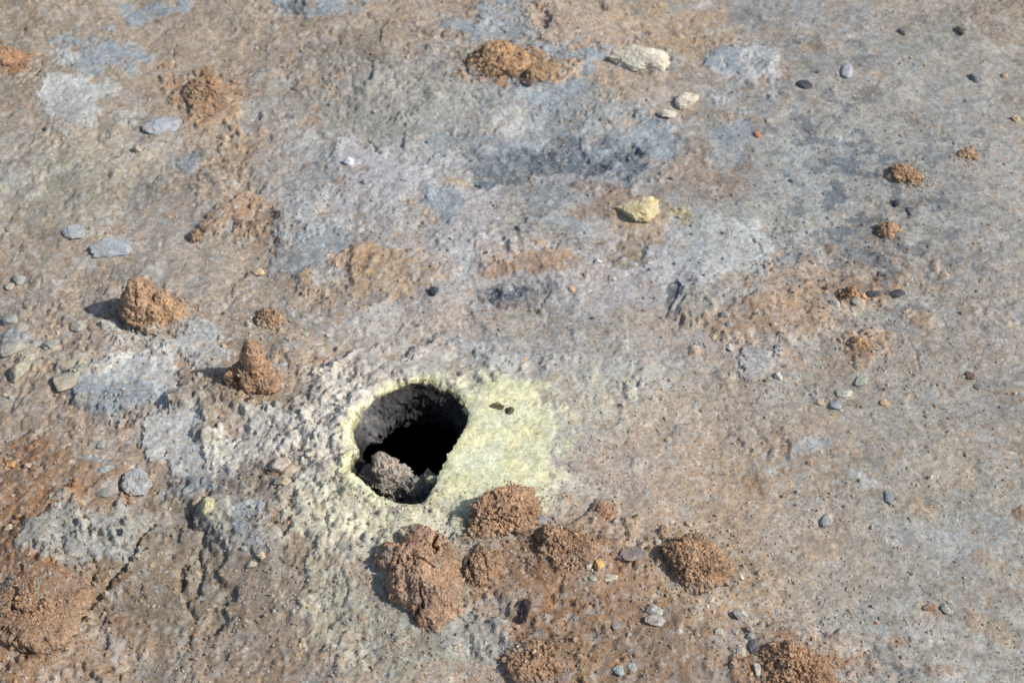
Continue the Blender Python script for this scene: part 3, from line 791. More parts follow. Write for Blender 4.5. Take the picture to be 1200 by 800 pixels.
def clod(name, label, cat, px, py, width, lobes, seed, color=(160, 114, 82), n=6, crumb=1.0, group=None, grains=350, patches=None,
         big=.10, cracks=(), sink=.1, lift=.58, skirt=0, blend=0, facet=.6, mat=None, gpal=(0, 0, 1, 2, 2, 6, 8, 5)):
    """crumbly lump of soil; width in photo px; lobes in units of the width, z up, y away"""
    P = on(px, py)
    W = width * mpp(P)
    P[2] = surf_z(P)
    d, f = ico(n)
    color = tuple(np.array(color) * (1 - lift) + np.array((190, 169, 146)) * lift)
    ex = max(abs(q[0]) + q[3] for q in lobes) * 1.12; ey = max(abs(q[1]) + q[4] for q in lobes) * 1.12
    CLODS.append((P[0], P[1], W * ex, W * ey, alb(*color)))
    if skirt:
        lobes = list(lobes) + [(0, 0, 0, ex, ey, skirt)]
    r = lobed(d, lobes)
    p = d * r[:, None]
    s = 1.0
    rw = r * (1 + big * 1.3 * fbm3(p, 4.5, 3, .55, seed)) + big * .35 * np.abs(fbm3(p, 9, 3, .6, seed + 3)) * -1
    p = d * rw[:, None]
    pw = p * W
    fr = np.random.RandomState(seed + 900)
    nf = fr.randn(9, 3); nf /= np.linalg.norm(nf, axis=1)[:, None]; nf[:, 2] = np.abs(nf[:, 2])
    ext = (pw @ nf.T)
    lim = ext.max(0) * fr.uniform(.66, .9, 9)
    over = np.maximum(ext - lim, 0) * facet
    for j in range(9):
        pw = pw - nf[j] * over[:, j:j + 1] * .8
    # crumb relief in metres
    add = crumb * (.0021 * fbm3(pw, 60, 2, .6, seed + 5) + .0016 * fbm3(pw, 170, 3, .75, seed + 7))
    ang = fbm3(pw, 40, 2, .5, seed + 11)
    add += crumb * .0030 * sstep(.0, .08, ang)
    pw = pw + d * add[:, None]
    crv = np.exp(-(fbm3(pw, 17, 4, .6, seed + 61) / .05) ** 2) * sstep(-.1, .4, fbm3(pw, 14, 2, .5, seed + 62))
    pw = pw - d * (crv * .0065 * min(crumb, 1))[:, None]
    for (x0, y0, x1, y1, wd, dp) in cracks:      # cracks drawn across the top, units of width
        a = np.array((x0, y0)) * W; b = np.array((x1, y1)) * W; ab = b - a
        wob = .17 * W * fbm3(pw, 22, 4, .65, seed + 13)
        q = pw[:, :2] - a + np.stack((wob, -wob), 1) * .35
        t = np.clip((q @ ab) / (ab @ ab), 0, 1)
        dist = np.hypot(*(q - t[:, None] * ab).T)
        k = (1 - sstep(.15, 1, dist / (wd * W))) * (pw[:, 2] > 0)
        pw[:, 2] -= k * dp * W
    pw[:, 2] -= sink * W * .5
    c = 1.1 * alb(*color)[None] * (1 + .28 * fbm3(pw, 30, 4, .65, seed + 17)[:, None])
    k = sstep(.15, .6, fbm3(pw, 24, 3, .6, seed + 19))[:, None] * .5
    c = c * (1 - k) + alb(188, 158, 126) * k
    k = sstep(.2, .6, fbm3(pw, 60, 3, .7, seed + 23))[:, None] * .4
    c = c * (1 - k) + alb(128, 96, 74) * k
    k = sstep(.05, .45, fbm3(pw / W, 2.6, 3, .6, seed + 25))[:, None] * .45
    c = c * (1 - k) + alb(146, 128, 116) * k
    for (a, b, rr, pc) in (patches or ()):
        dist = np.hypot(pw[:, 0] / W - a, pw[:, 1] / W - b) / rr + .35 * fbm3(pw, 60, 3, .6, seed + 29)
        k = (1 - sstep(.6, 1.1, dist))[:, None] * .85 * (pw[:, 2:3] > 0)
        c = c * (1 - k) + alb(*pc) * k
    NR = 72
    ra = np.arange(NR) * 2 * np.pi / NR
    gx_, gy_ = P[0] + W * ex * np.cos(ra), P[1] + W * ey * np.sin(ra)
    gh, gcol_, _ = ground(gx_, gy_, True)
    ai = ((np.arctan2(pw[:, 1], pw[:, 0]) / (2 * np.pi) * NR) % NR).astype(int) % NR
    k = (1 - sstep(.0, .07 + blend, (pw[:, 2] + P[2] - gh[ai]) / W + .05 * fbm3(pw, 50, 3, .6, seed + 31)))[:, None] * .8
    c = c * (1 - k) + gcol_[ai] * k
    c = np.clip(c, .015, .9)
    low = -.03
    kf = (pw[f][:, :, 2] > low).any(1)
    v_, f_, c_ = sub_faces(pw, f[kf], c)
    o = mesh_obj(name, v_, f_, mat or M_SOIL, c_, loc=tuple(P))
    tag(o, label, cat, group or ({'soil_clod': 'crumbly soil clods around the vent', 'soil_mound': 'low mounds of loose brown soil', 'soil_lump': 'small crumbs and lumps of soil'}.get(name)))
    if grains:
        rs = np.random.RandomState(seed * 7 + 1)
        up = np.nonzero(v_[:, 2] > 0)[0]
        pick = rs.choice(up, min(grains, len(up)), replace=False)
        size = rs.lognormal(math.log(.0012), .55, len(pick)).clip(.0006, .0045)
        cc = (GRAIN_PAL[rs.choice(gpal, len(pick))] * .45 + .55 * c_[pick]) * rs.uniform(.75, 1.2, (len(pick), 1))
        gv, gf, gc = grit_mesh(v_[pick], None, size, cc, rs)
        g = mesh_obj("grit", gv, gf, M_GRIT, gc, smooth=False, parent=o)
        g['kind'] = 'stuff'
    return o


def stone(name, label, cat, px, py, w, h, color, seed, flat=.5, angular=1.0, ang=0.0, n=4, sink=.36, dust=.75, mat=None, mottled=.15, group=None, second=None, taper=0, planes=14):
    """single stone: w, h its size in the photo (px), flat = thickness / width"""
    P = on(px, py)
    s = mpp(P)
    W = w * s
    HZ = flat * min(W, h * s * 1.4)
    dd = (h * s) ** 2 - (HZ * math.cos(PITCH)) ** 2
    D = math.sqrt(max(dd, (.45 * h * s) ** 2)) / math.sin(PITCH)
    z0 = surf_z(P)
    angular = .72 + .28 * angular
    d, f = ico(n)
    rs = np.random.RandomState(seed)
    pn = rs.randn(planes, 3); pn /= np.linalg.norm(pn, axis=1)[:, None]
    ph = rs.uniform(.5, .95, planes)
    pn = pn[:9]; ph = ph[:9]
    dot = d @ pn.T
    rp = np.where(dot > .05, ph / np.maximum(dot, .05), 9).min(1)
    rp = np.minimum(rp, 1.25)
    rr = 1 / ((np.abs(d) ** 2.3).sum(1)) ** (1 / 2.3)
    r = rp * angular + rr * (1 - angular)
    p = d * r[:, None]
    p = p * (1 + .15 * fbm3(p, 1.7, 3, .55, seed)[:, None] + .05 * fbm3(p, 6, 3, .7, seed + 3)[:, None])
    mx = np.abs(p).max(0)
    p = p / mx
    if taper:
        p[:, 1] *= 1 + taper * p[:, 0]
    a = math.radians(ang)
    pw = p * np.array((W / 2, D / 2, HZ / 2))
    R = np.array(((math.cos(a), -math.sin(a), 0), (math.sin(a), math.cos(a), 0), (0, 0, 1)))
    pw = pw @ R.T
    c = alb(*color)[None] * (1 + mottled * fbm3(pw / W, 5, 4, .65, seed + 5)[:, None] * 1.6)
    if second:
        k = sstep(.05, .4, fbm3(pw / W, 3.4, 3, .6, seed + 9))[:, None] * .8
        c = c * (1 - k) + alb(*second) * k
    g0 = ground(np.array([P[0], P[0] + W * .8]), np.array([P[1], P[1]]), True)[1].mean(0)
    k = np.clip(.16 + .75 * sstep(.05, .5, fbm3(pw / W, 4.2, 4, .65, seed + 15)) + .6 * (1 - sstep(-.45, .0, p[:, 2])), 0, 1)[:, None] * dust
    c = c * (1 - k) + g0 * k
    c = np.clip(c, .01, .9)
    pw[:, 2] += HZ * (.5 - sink)
    o = mesh_obj(name, pw, f, mat or M_STONE, c, loc=(P[0], P[1], z0))
    return tag(o, label, cat, group or {'pebble': 'small pebbles scattered on the mud', 'flake': 'thin stone flakes lying on the mud', 'flat_stone': 'flat stones bedded in the mud'}.get(name))


# big crumbly lumps ------------------------------------------------
clod("soil_clod", "tall orange brown granular clod casting a dark shadow to its left, on pale grey mud", "soil clod", 180, 372, 84,
     [(-.16, .04, .12, .30, .30, .44), (-.14, .12, .40, .20, .22, .30), (.10, .0, .16, .26, .26, .30), (.32, -.06, .06, .22, .24, .26), (.06, -.24, .0, .28, .22, .24)], 11,
     (182, 138, 102), n=7, grains=600, patches=[(.0, -.33, .09, (205, 185, 160))], big=.10, facet=.3)
clod("soil_clod", "pointed reddish brown pyramid shaped clod left of and above the vent", "soil clod", 296, 448, 66,
     [(.04, 0, .05, .42, .34, .42), (.06, .04, .42, .22, .22, .44), (.06, .06, .76, .12, .13, .26), (-.24, -.06, .0, .26, .24, .30), (.26, -.14, .0, .26, .22, .30)], 23,
     (168, 118, 90), n=7, crumb=.7, grains=320, big=.07, patches=[(-.22, -.25, .12, (120, 90, 74))], facet=.15)
clod("soil_clod", "largest cracked brown clod with grey patches below the vent", "soil clod", 496, 679, 114,
     [(-.05, .02, .08, .36, .42, .27), (-.02, .42, .04, .28, .26, .24), (-.34, .20, .05, .19, .24, .22), (.16, -.34, .0, .27, .34, .22), (.24, -.56, .0, .16, .18, .14), (.22, .10, .0, .26, .40, .22)], 37, (176, 132, 106), n=7, crumb=.8, grains=900, big=.10,
     cracks=[(-.46, .06, -.30, -.02, .022, .08), (-.30, -.02, -.24, .12, .018, .06), (-.02, -.20, -.06, -.56, .018, .07), (.14, .44, .12, .20, .03, .12), (-.12, .12, .10, .0, .02, .05), (-.2, .3, -.24, .46, .016, .05)],
     patches=[(-.38, .16, .10, (158, 140, 130)), (.05, -.34, .14, (142, 122, 112)), (.14, .04, .07, (170, 155, 135)), (-.12, .30, .10, (160, 128, 112))])
clod("soil_clod", "narrow furrowed brown lump touching the right flank of the cracked clod", "soil clod", 567, 668, 44,
     [(0, 0, .0, .36, .62, .30), (-.2, -.1, .0, .24, .52, .28), (.22, .1, .0, .26, .46, .22)], 41, (166, 120, 88), n=6, grains=420, big=.1, facet=.2,
     cracks=[(-.10, .5, .12, -.5, .04, .07), (-.40, .1, -.22, -.7, .06, .13)])
clod("soil_clod", "reddish crumbly mound on the lower edge of the yellow crust, topped by a knob", "soil clod", 592, 606, 88,
     [(-.12, -.02, .08, .34, .34, .34), (.12, .04, .06, .34, .32, .30), (.28, -.14, .0, .20, .22, .14), (-.3, -.2, .0, .2, .2, .24), (.04, .26, .22, .12, .10, .14)], 53,
     (166, 116, 84), n=7, crumb=1.3, grains=900, big=.1)
clod("soil_lump", "tiny dark red knob sticking up on the crumbly mound beside the yellow crust", "soil lump", 597, 571, 12,
     [(0, 0, .3, .42, .4, .5), (.1, 0, -.1, .5, .45, .4)], 57, (118, 72, 56), n=5, grains=0)
clod("soil_mound", "crumbly dark brown mound right of the bluish flake below the vent", "soil mound", 664, 647, 74,
     [(-.2, .08, .02, .26, .28, .26), (.1, .0, .0, .36, .32, .20), (.3, -.16, .0, .24, .24, .12), (-.12, -.24, .0, .3, .22, .16)], 61,
     (158, 112, 80), n=7, skirt=.07, blend=.07, crumb=1.4, grains=900, big=.2)
clod("soil_mound", "dark shadowed brown mound standing alone in tan grit, lower centre right", "soil mound", 815, 662, 82,
     [(-.16, .04, .02, .30, .36, .30), (.1, -.04, .0, .34, .30, .20), (.05, -.3, .0, .28, .2, .12)], 67,
     (150, 104, 70), n=7, skirt=.07, blend=.07, crumb=1.3, grains=800, big=.16)
clod("soil_mound", "red brown crumbly mound cut by the bottom edge, right of the pale pebbles", "soil mound", 932, 785, 94,
     [(-.1, .02, .0, .40, .36, .26), (.2, -.1, .0, .34, .3, .18)], 71, (150, 98, 66), n=7, skirt=.07, blend=.07, crumb=1.3, grains=900, big=.16)
clod("soil_mound", "brown gritty mound at the bottom edge under the black stone", "soil mound", 632, 776, 88,
     [(-.12, .0, .0, .36, .34, .22), (.2, .06, .0, .3, .3, .16)], 73, (152, 108, 78), n=6, skirt=.07, blend=.07, crumb=1.2, grains=700, big=.14)
clod("soil_clod", "bright orange granular heap near the top edge, left of the white angular stone", "soil clod", 588, 74, 84,
     [(-.1, .0, .05, .36, .34, .26), (.16, -.06, .02, .34, .3, .20), (-.3, -.1, .0, .24, .22, .16)], 79, (190, 138, 92), n=6, crumb=1.4, grains=520, big=.12,
     gpal=(0, 0, 1, 2, 6, 8, 8))
clod("soil_clod", "small tan ridge of soil trailing off the orange granular heap", "soil clod", 634, 86, 50,
     [(-.15, -.1, .0, .26, .34, .16), (.2, .1, .0, .34, .26, .10)], 83, (186, 146, 106), n=6, grains=150, big=.1)
clod("soil_lump", "brown crumbly lump on grey mud, upper right, largest of three there", "soil lump", 1061, 208, 48,
     [(-.1, .05, .02, .34, .36, .26), (.16, -.1, .0, .34, .32, .2)], 89, (176, 128, 94), n=6, crumb=1.2, grains=160, big=.16)
clod("soil_lump", "oval brown lump lower left of the larger upper right lump", "soil lump", 1042, 272, 33,
     [(0, .0, .02, .42, .50, .30)], 91, (184, 136, 100), n=5, crumb=.9, grains=110, big=.12)
clod("soil_lump", "faint reddish lump near the right edge, highest of the three small lumps", "soil lump", 1134, 184, 32,
     [(0, 0, 0, .46, .44, .24)], 93, (184, 134, 104), n=5, crumb=.8, grains=80, big=.12)
clod("soil_lump", "low pinkish brown lump between the two tall clods at left", "soil lump", 320, 378, 52,
     [(-.12, .05, .02, .36, .34, .24), (.2, -.05, .0, .34, .28, .14)], 97, (166, 130, 108), n=6, grains=160, big=.14)
clod("soil_mound", "low orange granular mound beside the blue grey stone at upper left", "soil mound", 248, 112, 72,
     [(-.1, .1, .0, .36, .34, .16), (.2, -.12, .0, .32, .3, .12)], 101, (178, 134, 94), n=6, skirt=.07, blend=.07, crumb=1.2, grains=320, big=.2)
clod("soil_mound", "crumbly brown mound with black crevices at the lower left edge", "soil mound", 46, 715, 100,
     [(-.2, .1, -.02, .34, .44, .12), (.12, -.1, -.02, .34, .46, .10), (-.1, -.4, .0, .36, .3, .09)], 103, (132, 94, 68), n=7, skirt=.07, blend=.07, crumb=1.2, grains=1200, big=.14,
     cracks=[(-.34, .3, -.26, -.1, .03, .14), (-.3, -.1, .0, -.14, .03, .12), (-.36, -.3, -.1, -.55, .03, .12)])
clod("soil_lump", "small rust coloured crumb on pink mud right of the yellow crust", "soil lump", 706, 602, 22, [(0, 0, 0, .46, .4, .22)], 107, (168, 104, 70), n=5, grains=40)
clod("soil_lump", "brown crumbly lump amid pebbles in the orange band at right", "soil lump", 996, 350, 26, [(0, 0, .05, .4, .42, .34)], 109, (150, 104, 70), n=5, grains=60)
clod("soil_lump", "orange lump lying below the pebble cluster in the orange band", "soil lump", 1008, 406, 34, [(0, 0, 0, .46, .4, .22)], 111, (186, 134, 92), n=5, grains=70)
clod("soil_lump", "rusty crumbs of soil at the upper left edge", "soil lump", 8, 72, 44, [(0, 0, 0, .46, .4, .20), (.3, -.1, 0, .3, .26, .14)], 113, (168, 108, 70), n=6, grains=120)
clod("soil_lump", "dark brown crumb left of the pale pebbles at far left of the tall orange clod", "soil lump", 231, 279, 18, [(0, 0, .1, .42, .5, .44)], 115, (112, 88, 72), n=5, grains=20)

# rubble in the mouth of the vent ---------------------------------
def inside_lump(name, label, px, py, z, width, lobes, seed, color, patches=None, grains=200):
    o = clod(name, label, "mud rubble", px, py, width, lobes, seed, color, n=7, crumb=1.7, grains=0, patches=patches, big=.12, sink=0)
    P = at(px, py, z)
    o.location = tuple(P)
    me = o.data
    n_ = len(me.vertices)
    a = np.empty(n_ * 4, np.float32); me.attributes["albedo"].data.foreach_get("color", a)
    v = np.empty(n_ * 3, np.float32); me.vertices.foreach_get("co", v); v = v.reshape(-1, 3)
    base = 1.0 * alb(*color)[None] * (1 + .5 * fbm3(v, 55, 4, .7, seed + 40)[:, None])
    k = sstep(.2, .6, fbm3(v, 90, 3, .7, seed + 41))[:, None] * .5
    base = base * (1 - k) + alb(86, 84, 84) * k
    t = sstep(.0, .05, v[:, 2])[:, None] * .75 * sstep(-.2, .4, fbm3(v, 40, 3, .6, seed + 43))[:, None]
    base = base * (1 - t) + alb(204, 188, 172) * t
    a = a.reshape(-1, 4); a[:, :3] = np.clip(base, .01, .8)
    me.attributes["albedo"].data.foreach_set("color", a.ravel())
    return o


inside_lump("mud_spike", "jagged grey spike of crusted rubble standing inside the vent mouth", 451, 565, VZ - .052, 66,
            [(.05, 0, 0, .42, .38, .30), (-.02, .0, .34, .20, .22, .42), (-.10, .02, .74, .11, .12, .22), (.14, .0, .32, .15, .18, .26), (-.26, .0, .16, .15, .16, .26), (.1, -.1, -.5, .5, .45, .6)],
            131, (176, 168, 158))
inside_lump("mud_rubble", "low dark grey rubble at the right foot of the spike inside the vent", 492, 573, VZ - .05, 54,
            [(0, 0, 0, .50, .34, .26), (.26, .12, .10, .28, .28, .26), (-.2, -.05, .05, .24, .24, .24), (0, -.1, -.5, .55, .4, .6)], 137, (146, 142, 138))

# stones ------------------------------------------------------------
stone("angular_stone", "largest white angular stone, near the top right of centre", "stone", 749, 76, 74, 40, (226, 218, 200), 31, flat=.52, angular=.8, ang=6, n=6, planes=16, dust=.3, second=(200, 190, 172), mottled=.1)
stone("angular_stone", "cream yellow wedge shaped stone in the upper centre", "stone", 747, 250, 56, 38, (222, 206, 168), 9, flat=.42, angular=.95, ang=14, n=6, planes=10, dust=.3, second=(212, 190, 130), mottled=.12, taper=.25)
stone("flat_stone", "flat blue grey stone beside the low orange mound, upper left", "stone", 193, 149, 58, 29, (172, 182, 194), 12, flat=.28, angular=.35, n=6, second=(196, 190, 188))
stone("flat_stone", "smooth oval blue grey stone above the tall orange clod, at left", "stone", 131, 294, 52, 30, (178, 188, 198), 14, flat=.36, angular=.2, ang=8, n=6, mottled=.08)
stone("flat_stone", "smaller blue grey stone just left above the smooth oval one", "stone", 88, 276, 30, 20, (166, 174, 180), 15, flat=.35, angular=.3, n=5)
stone("flat_stone", "cracked pale blue grey lump in the brown mud at lower left", "stone", 162, 568, 40, 36, (176, 182, 184), 16, flat=.45, angular=.7, n=6, second=(200, 202, 198), mottled=.2)
stone("pebble", "small bright white pebble in the upper centre left", "pebble", 409, 194, 15, 12, (246, 244, 244), 17, dust=.25, flat=.7, angular=.3)
stone("pebble", "cream pebble right above the two tall brown clods", "pebble", 304, 318, 20, 12, (214, 190, 150), 18, flat=.5, angular=.7)
stone("pebble", "round tan pebble under the flat blue grey stone at upper left", "pebble", 162, 178, 12, 10, (206, 180, 148), 19, flat=.7, angular=.3)
stone("pebble", "smooth black oval pebble, upper right", "pebble", 942, 100, 20, 13, (66, 70, 80), 20, dust=.25, flat=.45, angular=.15)
stone("pebble", "grey upright oval pebble right of the black oval one", "pebble", 992, 85, 16, 22, (176, 178, 184), 21, flat=.5, angular=.15)
stone("pebble", "dark grey square pebble at top right", "pebble", 1143, 93, 16, 13, (96, 102, 112), 22, flat=.4, angular=.6)
stone("pebble", "dark triangular pebble close to the top right corner", "pebble", 1127, 38, 16, 16, (90, 84, 78), 24, flat=.5, angular=.9)
stone("pebble", "small pointed dark grey pebble right of the top centre", "pebble", 1059, 38, 16, 14, (110, 112, 112), 25, flat=.5, angular=.9)
stone("pebble", "tiny tan pebble nearest the right edge at top", "pebble", 1178, 90, 10, 8, (220, 176, 130), 26, flat=.6, angular=.4)
stone("pebble", "cream and yellow pebble nearest the right edge in the upper part", "pebble", 1191, 140, 12, 10, (224, 198, 142), 27, flat=.6, angular=.5)
stone("pebble", "round black pebble in the grey mud above the vent", "pebble", 508, 344, 13, 13, (58, 62, 72), 28, dust=.25, flat=.5, angular=.2)
stone("pebble", "black angular chip below the oval brown lump at right", "pebble", 1031, 325, 14, 14, (66, 70, 78), 29, dust=.25, flat=.4, angular=.9)
stone("pebble", "flat black chip right of the pebble cluster in the orange band", "pebble", 1049, 346, 24, 10, (60, 64, 72), 30, dust=.25, flat=.35, angular=.8)
stone("pebble", "elongated black chip between the orange band and the other black chips", "pebble", 1023, 346, 20, 12, (74, 78, 86), 32, dust=.25, flat=.35, angular=.8)
stone("pebble", "small black chip above the oval brown lump at upper right", "pebble", 1049, 240, 13, 10, (62, 68, 78), 33, dust=.25, flat=.4, angular=.8)
stone("pebble", "dark grey chip right of the small black chip, upper right", "pebble", 1069, 248, 14, 12, (96, 100, 108), 34, flat=.4, angular=.8)
stone("pebble", "pale oval pebble, greenish white, right of centre with a bluish one beneath", "pebble", 988, 463, 24, 13, (204, 208, 192), 35, flat=.45, angular=.15, ang=14)
stone("pebble", "greenish grey pebble upper right of the pale oval one", "pebble", 1008, 449, 18, 13, (184, 190, 176), 36, flat=.45, angular=.3)
stone("pebble", "bluish grey round pebble below the pale oval one", "pebble", 979, 477, 17, 12, (156, 166, 174), 38, flat=.45, angular=.2)
stone("pebble", "beige pebble left of the bluish round one, right of centre", "pebble", 960, 472, 13, 10, (206, 186, 158), 39, flat=.45, angular=.3)
stone("pebble", "orange beige pebble right of the trio of rounded pebbles", "pebble", 1037, 473, 13, 10, (206, 174, 138), 40, flat=.45, angular=.5)
stone("pebble", "white round pebble at the corner of the bluish clay patch, right of centre", "pebble", 913, 443, 13, 12, (216, 216, 208), 42, flat=.6, angular=.3)
stone("pebble", "greenish white pebble in the orange band, left of the brown lump", "pebble", 977, 360, 16, 14, (196, 198, 184), 43, flat=.6, angular=.4)
stone("pebble", "grey pebble in the orange band, right of the brown lump", "pebble", 1002, 358, 14, 14, (176, 174, 164), 44, flat=.6, angular=.4)
stone("pebble", "small bright orange pebble at the top of the orange band", "pebble", 1011, 351, 8, 8, (226, 176, 124), 45, dust=.25, flat=.6, angular=.4)
stone("pebble", "grey pebble with a dark side, left end of the orange band", "pebble", 851, 369, 14, 13, (172, 174, 164), 46, flat=.7, angular=.3)
stone("pebble", "small grey pebble just below the one at the left end of the orange band", "pebble", 854, 381, 12, 10, (158, 166, 166), 47, flat=.5, angular=.3)
stone("pebble", "pale pebble above the bluish clay patch at right of centre", "pebble", 855, 407, 11, 10, (190, 194, 188), 48, flat=.5, angular=.3)
stone("pebble", "yellowish pebble beside the brown soil left of the orange band", "pebble", 836, 394, 9, 9, (206, 186, 140), 49, flat=.5, angular=.3)
stone("pebble", "white pebble with a black side below the cream yellow stone", "pebble", 699, 309, 14, 9, (214, 216, 214), 50, flat=.7, angular=.5)
stone("pebble", "cream pebble lower right of the white one, upper centre", "pebble", 717, 326, 11, 10, (206, 200, 182), 51, flat=.5, angular=.3)
stone("pebble", "small orange pebble on grey mud above the yellow crust", "pebble", 670, 340, 10, 8, (228, 184, 146), 52, dust=.25, flat=.5, angular=.4)
stone("pebble", "small orange pebble on lilac mud just above the sulphur crust", "pebble", 614, 422, 9, 7, (226, 178, 124), 54, dust=.25, flat=.5, angular=.4)
stone("pebble", "pale grey pebble at the rim of the dark hollow, upper centre", "pebble", 611, 272, 13, 12, (176, 178, 176), 55, flat=.6, angular=.4)
stone("broken_stone", "broken whitish stone with split faces lower right of the largest white stone", "stone", 803, 122, 38, 22, (224, 214, 196), 156, flat=.5, angular=1, ang=32, n=5, dust=.3)
stone("broken_stone", "small whitish block left of the broken stone", "stone", 781, 135, 24, 18, (216, 206, 190), 158, flat=.5, angular=1, n=5, dust=.4)
stone("black_stone", "shiny purplish black stone below the brown clods", "stone", 615, 723, 17, 26, (58, 46, 52), 59, dust=.25, flat=.9, angular=.8, n=5, mottled=.4)
stone("pebble", "tan pebble just below left of the purplish black stone", "pebble", 604, 734, 12, 9, (196, 160, 132), 60, flat=.5, angular=.3)
stone("flake", "bluish grey flake lying between two crumbly brown mounds", "stone flake", 632, 617, 25, 15, (138, 148, 158), 62, flat=.25, angular=.9, n=5, sink=-.3)
stone("flake", "mottled purple grey flat stone left of the lone dark mound", "stone flake", 741, 652, 40, 18, (138, 128, 128), 63, flat=.2, angular=.4, n=5, ang=12, mottled=.35)
stone("pebble", "golden yellow pebble below the crumbly dark mound", "pebble", 700, 668, 17, 14, (232, 186, 110), 64, flat=.6, angular=.6)
stone("pebble", "pinkish white pebble left of the golden yellow one", "pebble", 689, 669, 9, 9, (224, 204, 184), 65, flat=.6, angular=.4)
stone("flake", "cream elongated flake right of the golden yellow pebble", "stone flake", 716, 678, 18, 10, (218, 210, 184), 66, flat=.3, angular=.8)
stone("flake", "pale green flake under the golden yellow pebble", "stone flake", 695, 682, 12, 8, (184, 188, 166), 68, flat=.3, angular=.8)
stone("flake", "large pale grey flake, upper one of a pair at lower centre right", "stone flake", 769, 716, 24, 14, (192, 194, 188), 69, flat=.3, angular=.7, n=5)
stone("flake", "large pale grey flake, lower one of a pair at lower centre right", "stone flake", 766, 728, 28, 13, (188, 188, 182), 70, flat=.3, angular=.7, n=5, sink=0)
stone("pebble", "pale oval pebble right of the pair of large grey flakes", "pebble", 794, 741, 12, 9, (206, 200, 190), 72, flat=.45, angular=.3)
stone("pebble", "small grey oval pebble left of the pair of large grey flakes", "pebble", 722, 733, 13, 8, (156, 160, 164), 74, flat=.45, angular=.2)
stone("flake", "pale blue grey flake at the bottom edge, left of the triangular one", "stone flake", 725, 787, 15, 12, (176, 188, 188), 75, flat=.25, angular=.9)
stone("flake", "pale blue triangular flake at the bottom edge", "stone flake", 742, 782, 13, 11, (176, 190, 192), 76, flat=.25, angular=1)
stone("pebble", "pale angular stone tilted above the red brown mound at the bottom edge", "stone", 866, 722, 20, 15, (194, 190, 184), 77, flat=.6, angular=.7, ang=-30, n=5)
stone("pebble", "dark grey stone left of the red brown mound at the bottom edge", "stone", 882, 757, 14, 18, (104, 106, 112), 78, dust=.25, flat=.7, angular=.7)
stone("pebble", "grey pebble on top of the dark grey stone near the bottom edge", "pebble", 879, 746, 13, 9, (158, 158, 156), 80, flat=.6, angular=.6)
stone("pebble", "pale square chip left of the dark grey stone near the bottom edge", "stone", 868, 768, 13, 16, (192, 186, 174), 81, flat=.5, angular=.9)
stone("flake", "whitish chip at the bottom edge left of the red brown mound", "stone flake", 887, 787, 10, 16, (212, 208, 198), 82, flat=.4, angular=.9)
stone("pebble", "whitish triangular chip near the bottom edge, left of the pale square chip", "pebble", 841, 742, 13, 9, (206, 202, 192), 84, flat=.4, angular=.9)
stone("pebble", "pale pebble between the whitish triangular chip and the grey pebbles", "pebble", 862, 740, 9, 8, (200, 196, 188), 85, flat=.5, angular=.5)
stone("pebble", "pink pebble above the dark grey stone near the bottom edge", "pebble", 878, 738, 10, 8, (200, 170, 154), 86, flat=.5, angular=.5)
stone("pebble", "tan pebble on the left flank of the red brown mound", "pebble", 904, 763, 10, 8, (214, 182, 142), 87, flat=.6, angular=.5, sink=-1.2)
stone("pebble", "bluish pebble in the grey clay right of centre, with dark left side", "pebble", 1039, 584, 12, 18, (132, 144, 158), 88, flat=.4, angular=.3)
stone("pebble", "faint bluish pebble in tan grit left of the darker bluish one", "pebble", 967, 611, 13, 14, (158, 166, 170), 90, flat=.35, angular=.3)
stone("pebble", "small white pebble above the red brown mound, to the left of grey grit", "pebble", 868, 677, 8, 8, (214, 206, 194), 92, flat=.5, angular=.5)
stone("pebble", "cream chip below the lone dark mound", "pebble", 833, 703, 8, 7, (228, 204, 176), 94, flat=.5, angular=.8)
stone("pebble", "white chip lowest below the lone dark mound", "pebble", 828, 710, 7, 5, (238, 226, 210), 95, flat=.5, angular=.8)
stone("pebble", "pink chip left of the cream chip below the lone dark mound", "pebble", 819, 704, 6, 6, (232, 204, 182), 96, flat=.5, angular=.8)
stone("pebble", "pink pebble ringed with brown above the lone dark mound", "pebble", 806, 613, 10, 8, (212, 180, 156), 98, flat=.5, angular=.3)
stone("pebble", "whitish pebble left of the lone dark mound", "pebble", 771, 637, 9, 8, (206, 200, 186), 99, flat=.5, angular=.5)
stone("pebble", "pale cream pebble, left one of a pair in the brown mud at lower left", "pebble", 294, 660, 14, 11, (208, 196, 174), 100, flat=.5, angular=.3)
stone("pebble", "yellowish cream pebble, right one of a pair in the brown mud at lower left", "pebble", 307, 652, 13, 10, (222, 202, 164), 102, flat=.5, angular=.3)
stone("sulphur_lump", "pale yellow sulphur lump in the brown mud left of the vent", "sulphur lump", 245, 600, 18, 18, (222, 214, 156), 104, flat=.6, angular=.5, n=5)
stone("pebble", "cream knob just below left of the pale yellow sulphur lump", "pebble", 219, 614, 12, 11, (208, 190, 150), 106, flat=.6, angular=.5)
stone("flat_stone", "tan wedge of crust left of the vent, in brown mud", "stone", 333, 568, 24, 16, (200, 180, 150), 108, flat=.5, angular=.9, n=5)
stone("pebble", "round pinkish white lump in the crust left of the vent", "stone", 328, 545, 26, 22, (206, 190, 180), 110, flat=.6, angular=.3, n=5)
stone("flat_stone", "flat pinkish grey stone in brown mud below the tan wedge", "stone", 323, 627, 28, 22, (182, 172, 158), 112, flat=.35, angular=.4, n=5)
stone("pebble", "grey lump, right one of two touching at the far left", "pebble", 22, 330, 17, 14, (172, 176, 170), 114, flat=.6, angular=.3)
stone("pebble", "round grey lump, left one of two touching at the far left", "pebble", 12, 338, 11, 10, (182, 182, 170), 116, flat=.6, angular=.3)
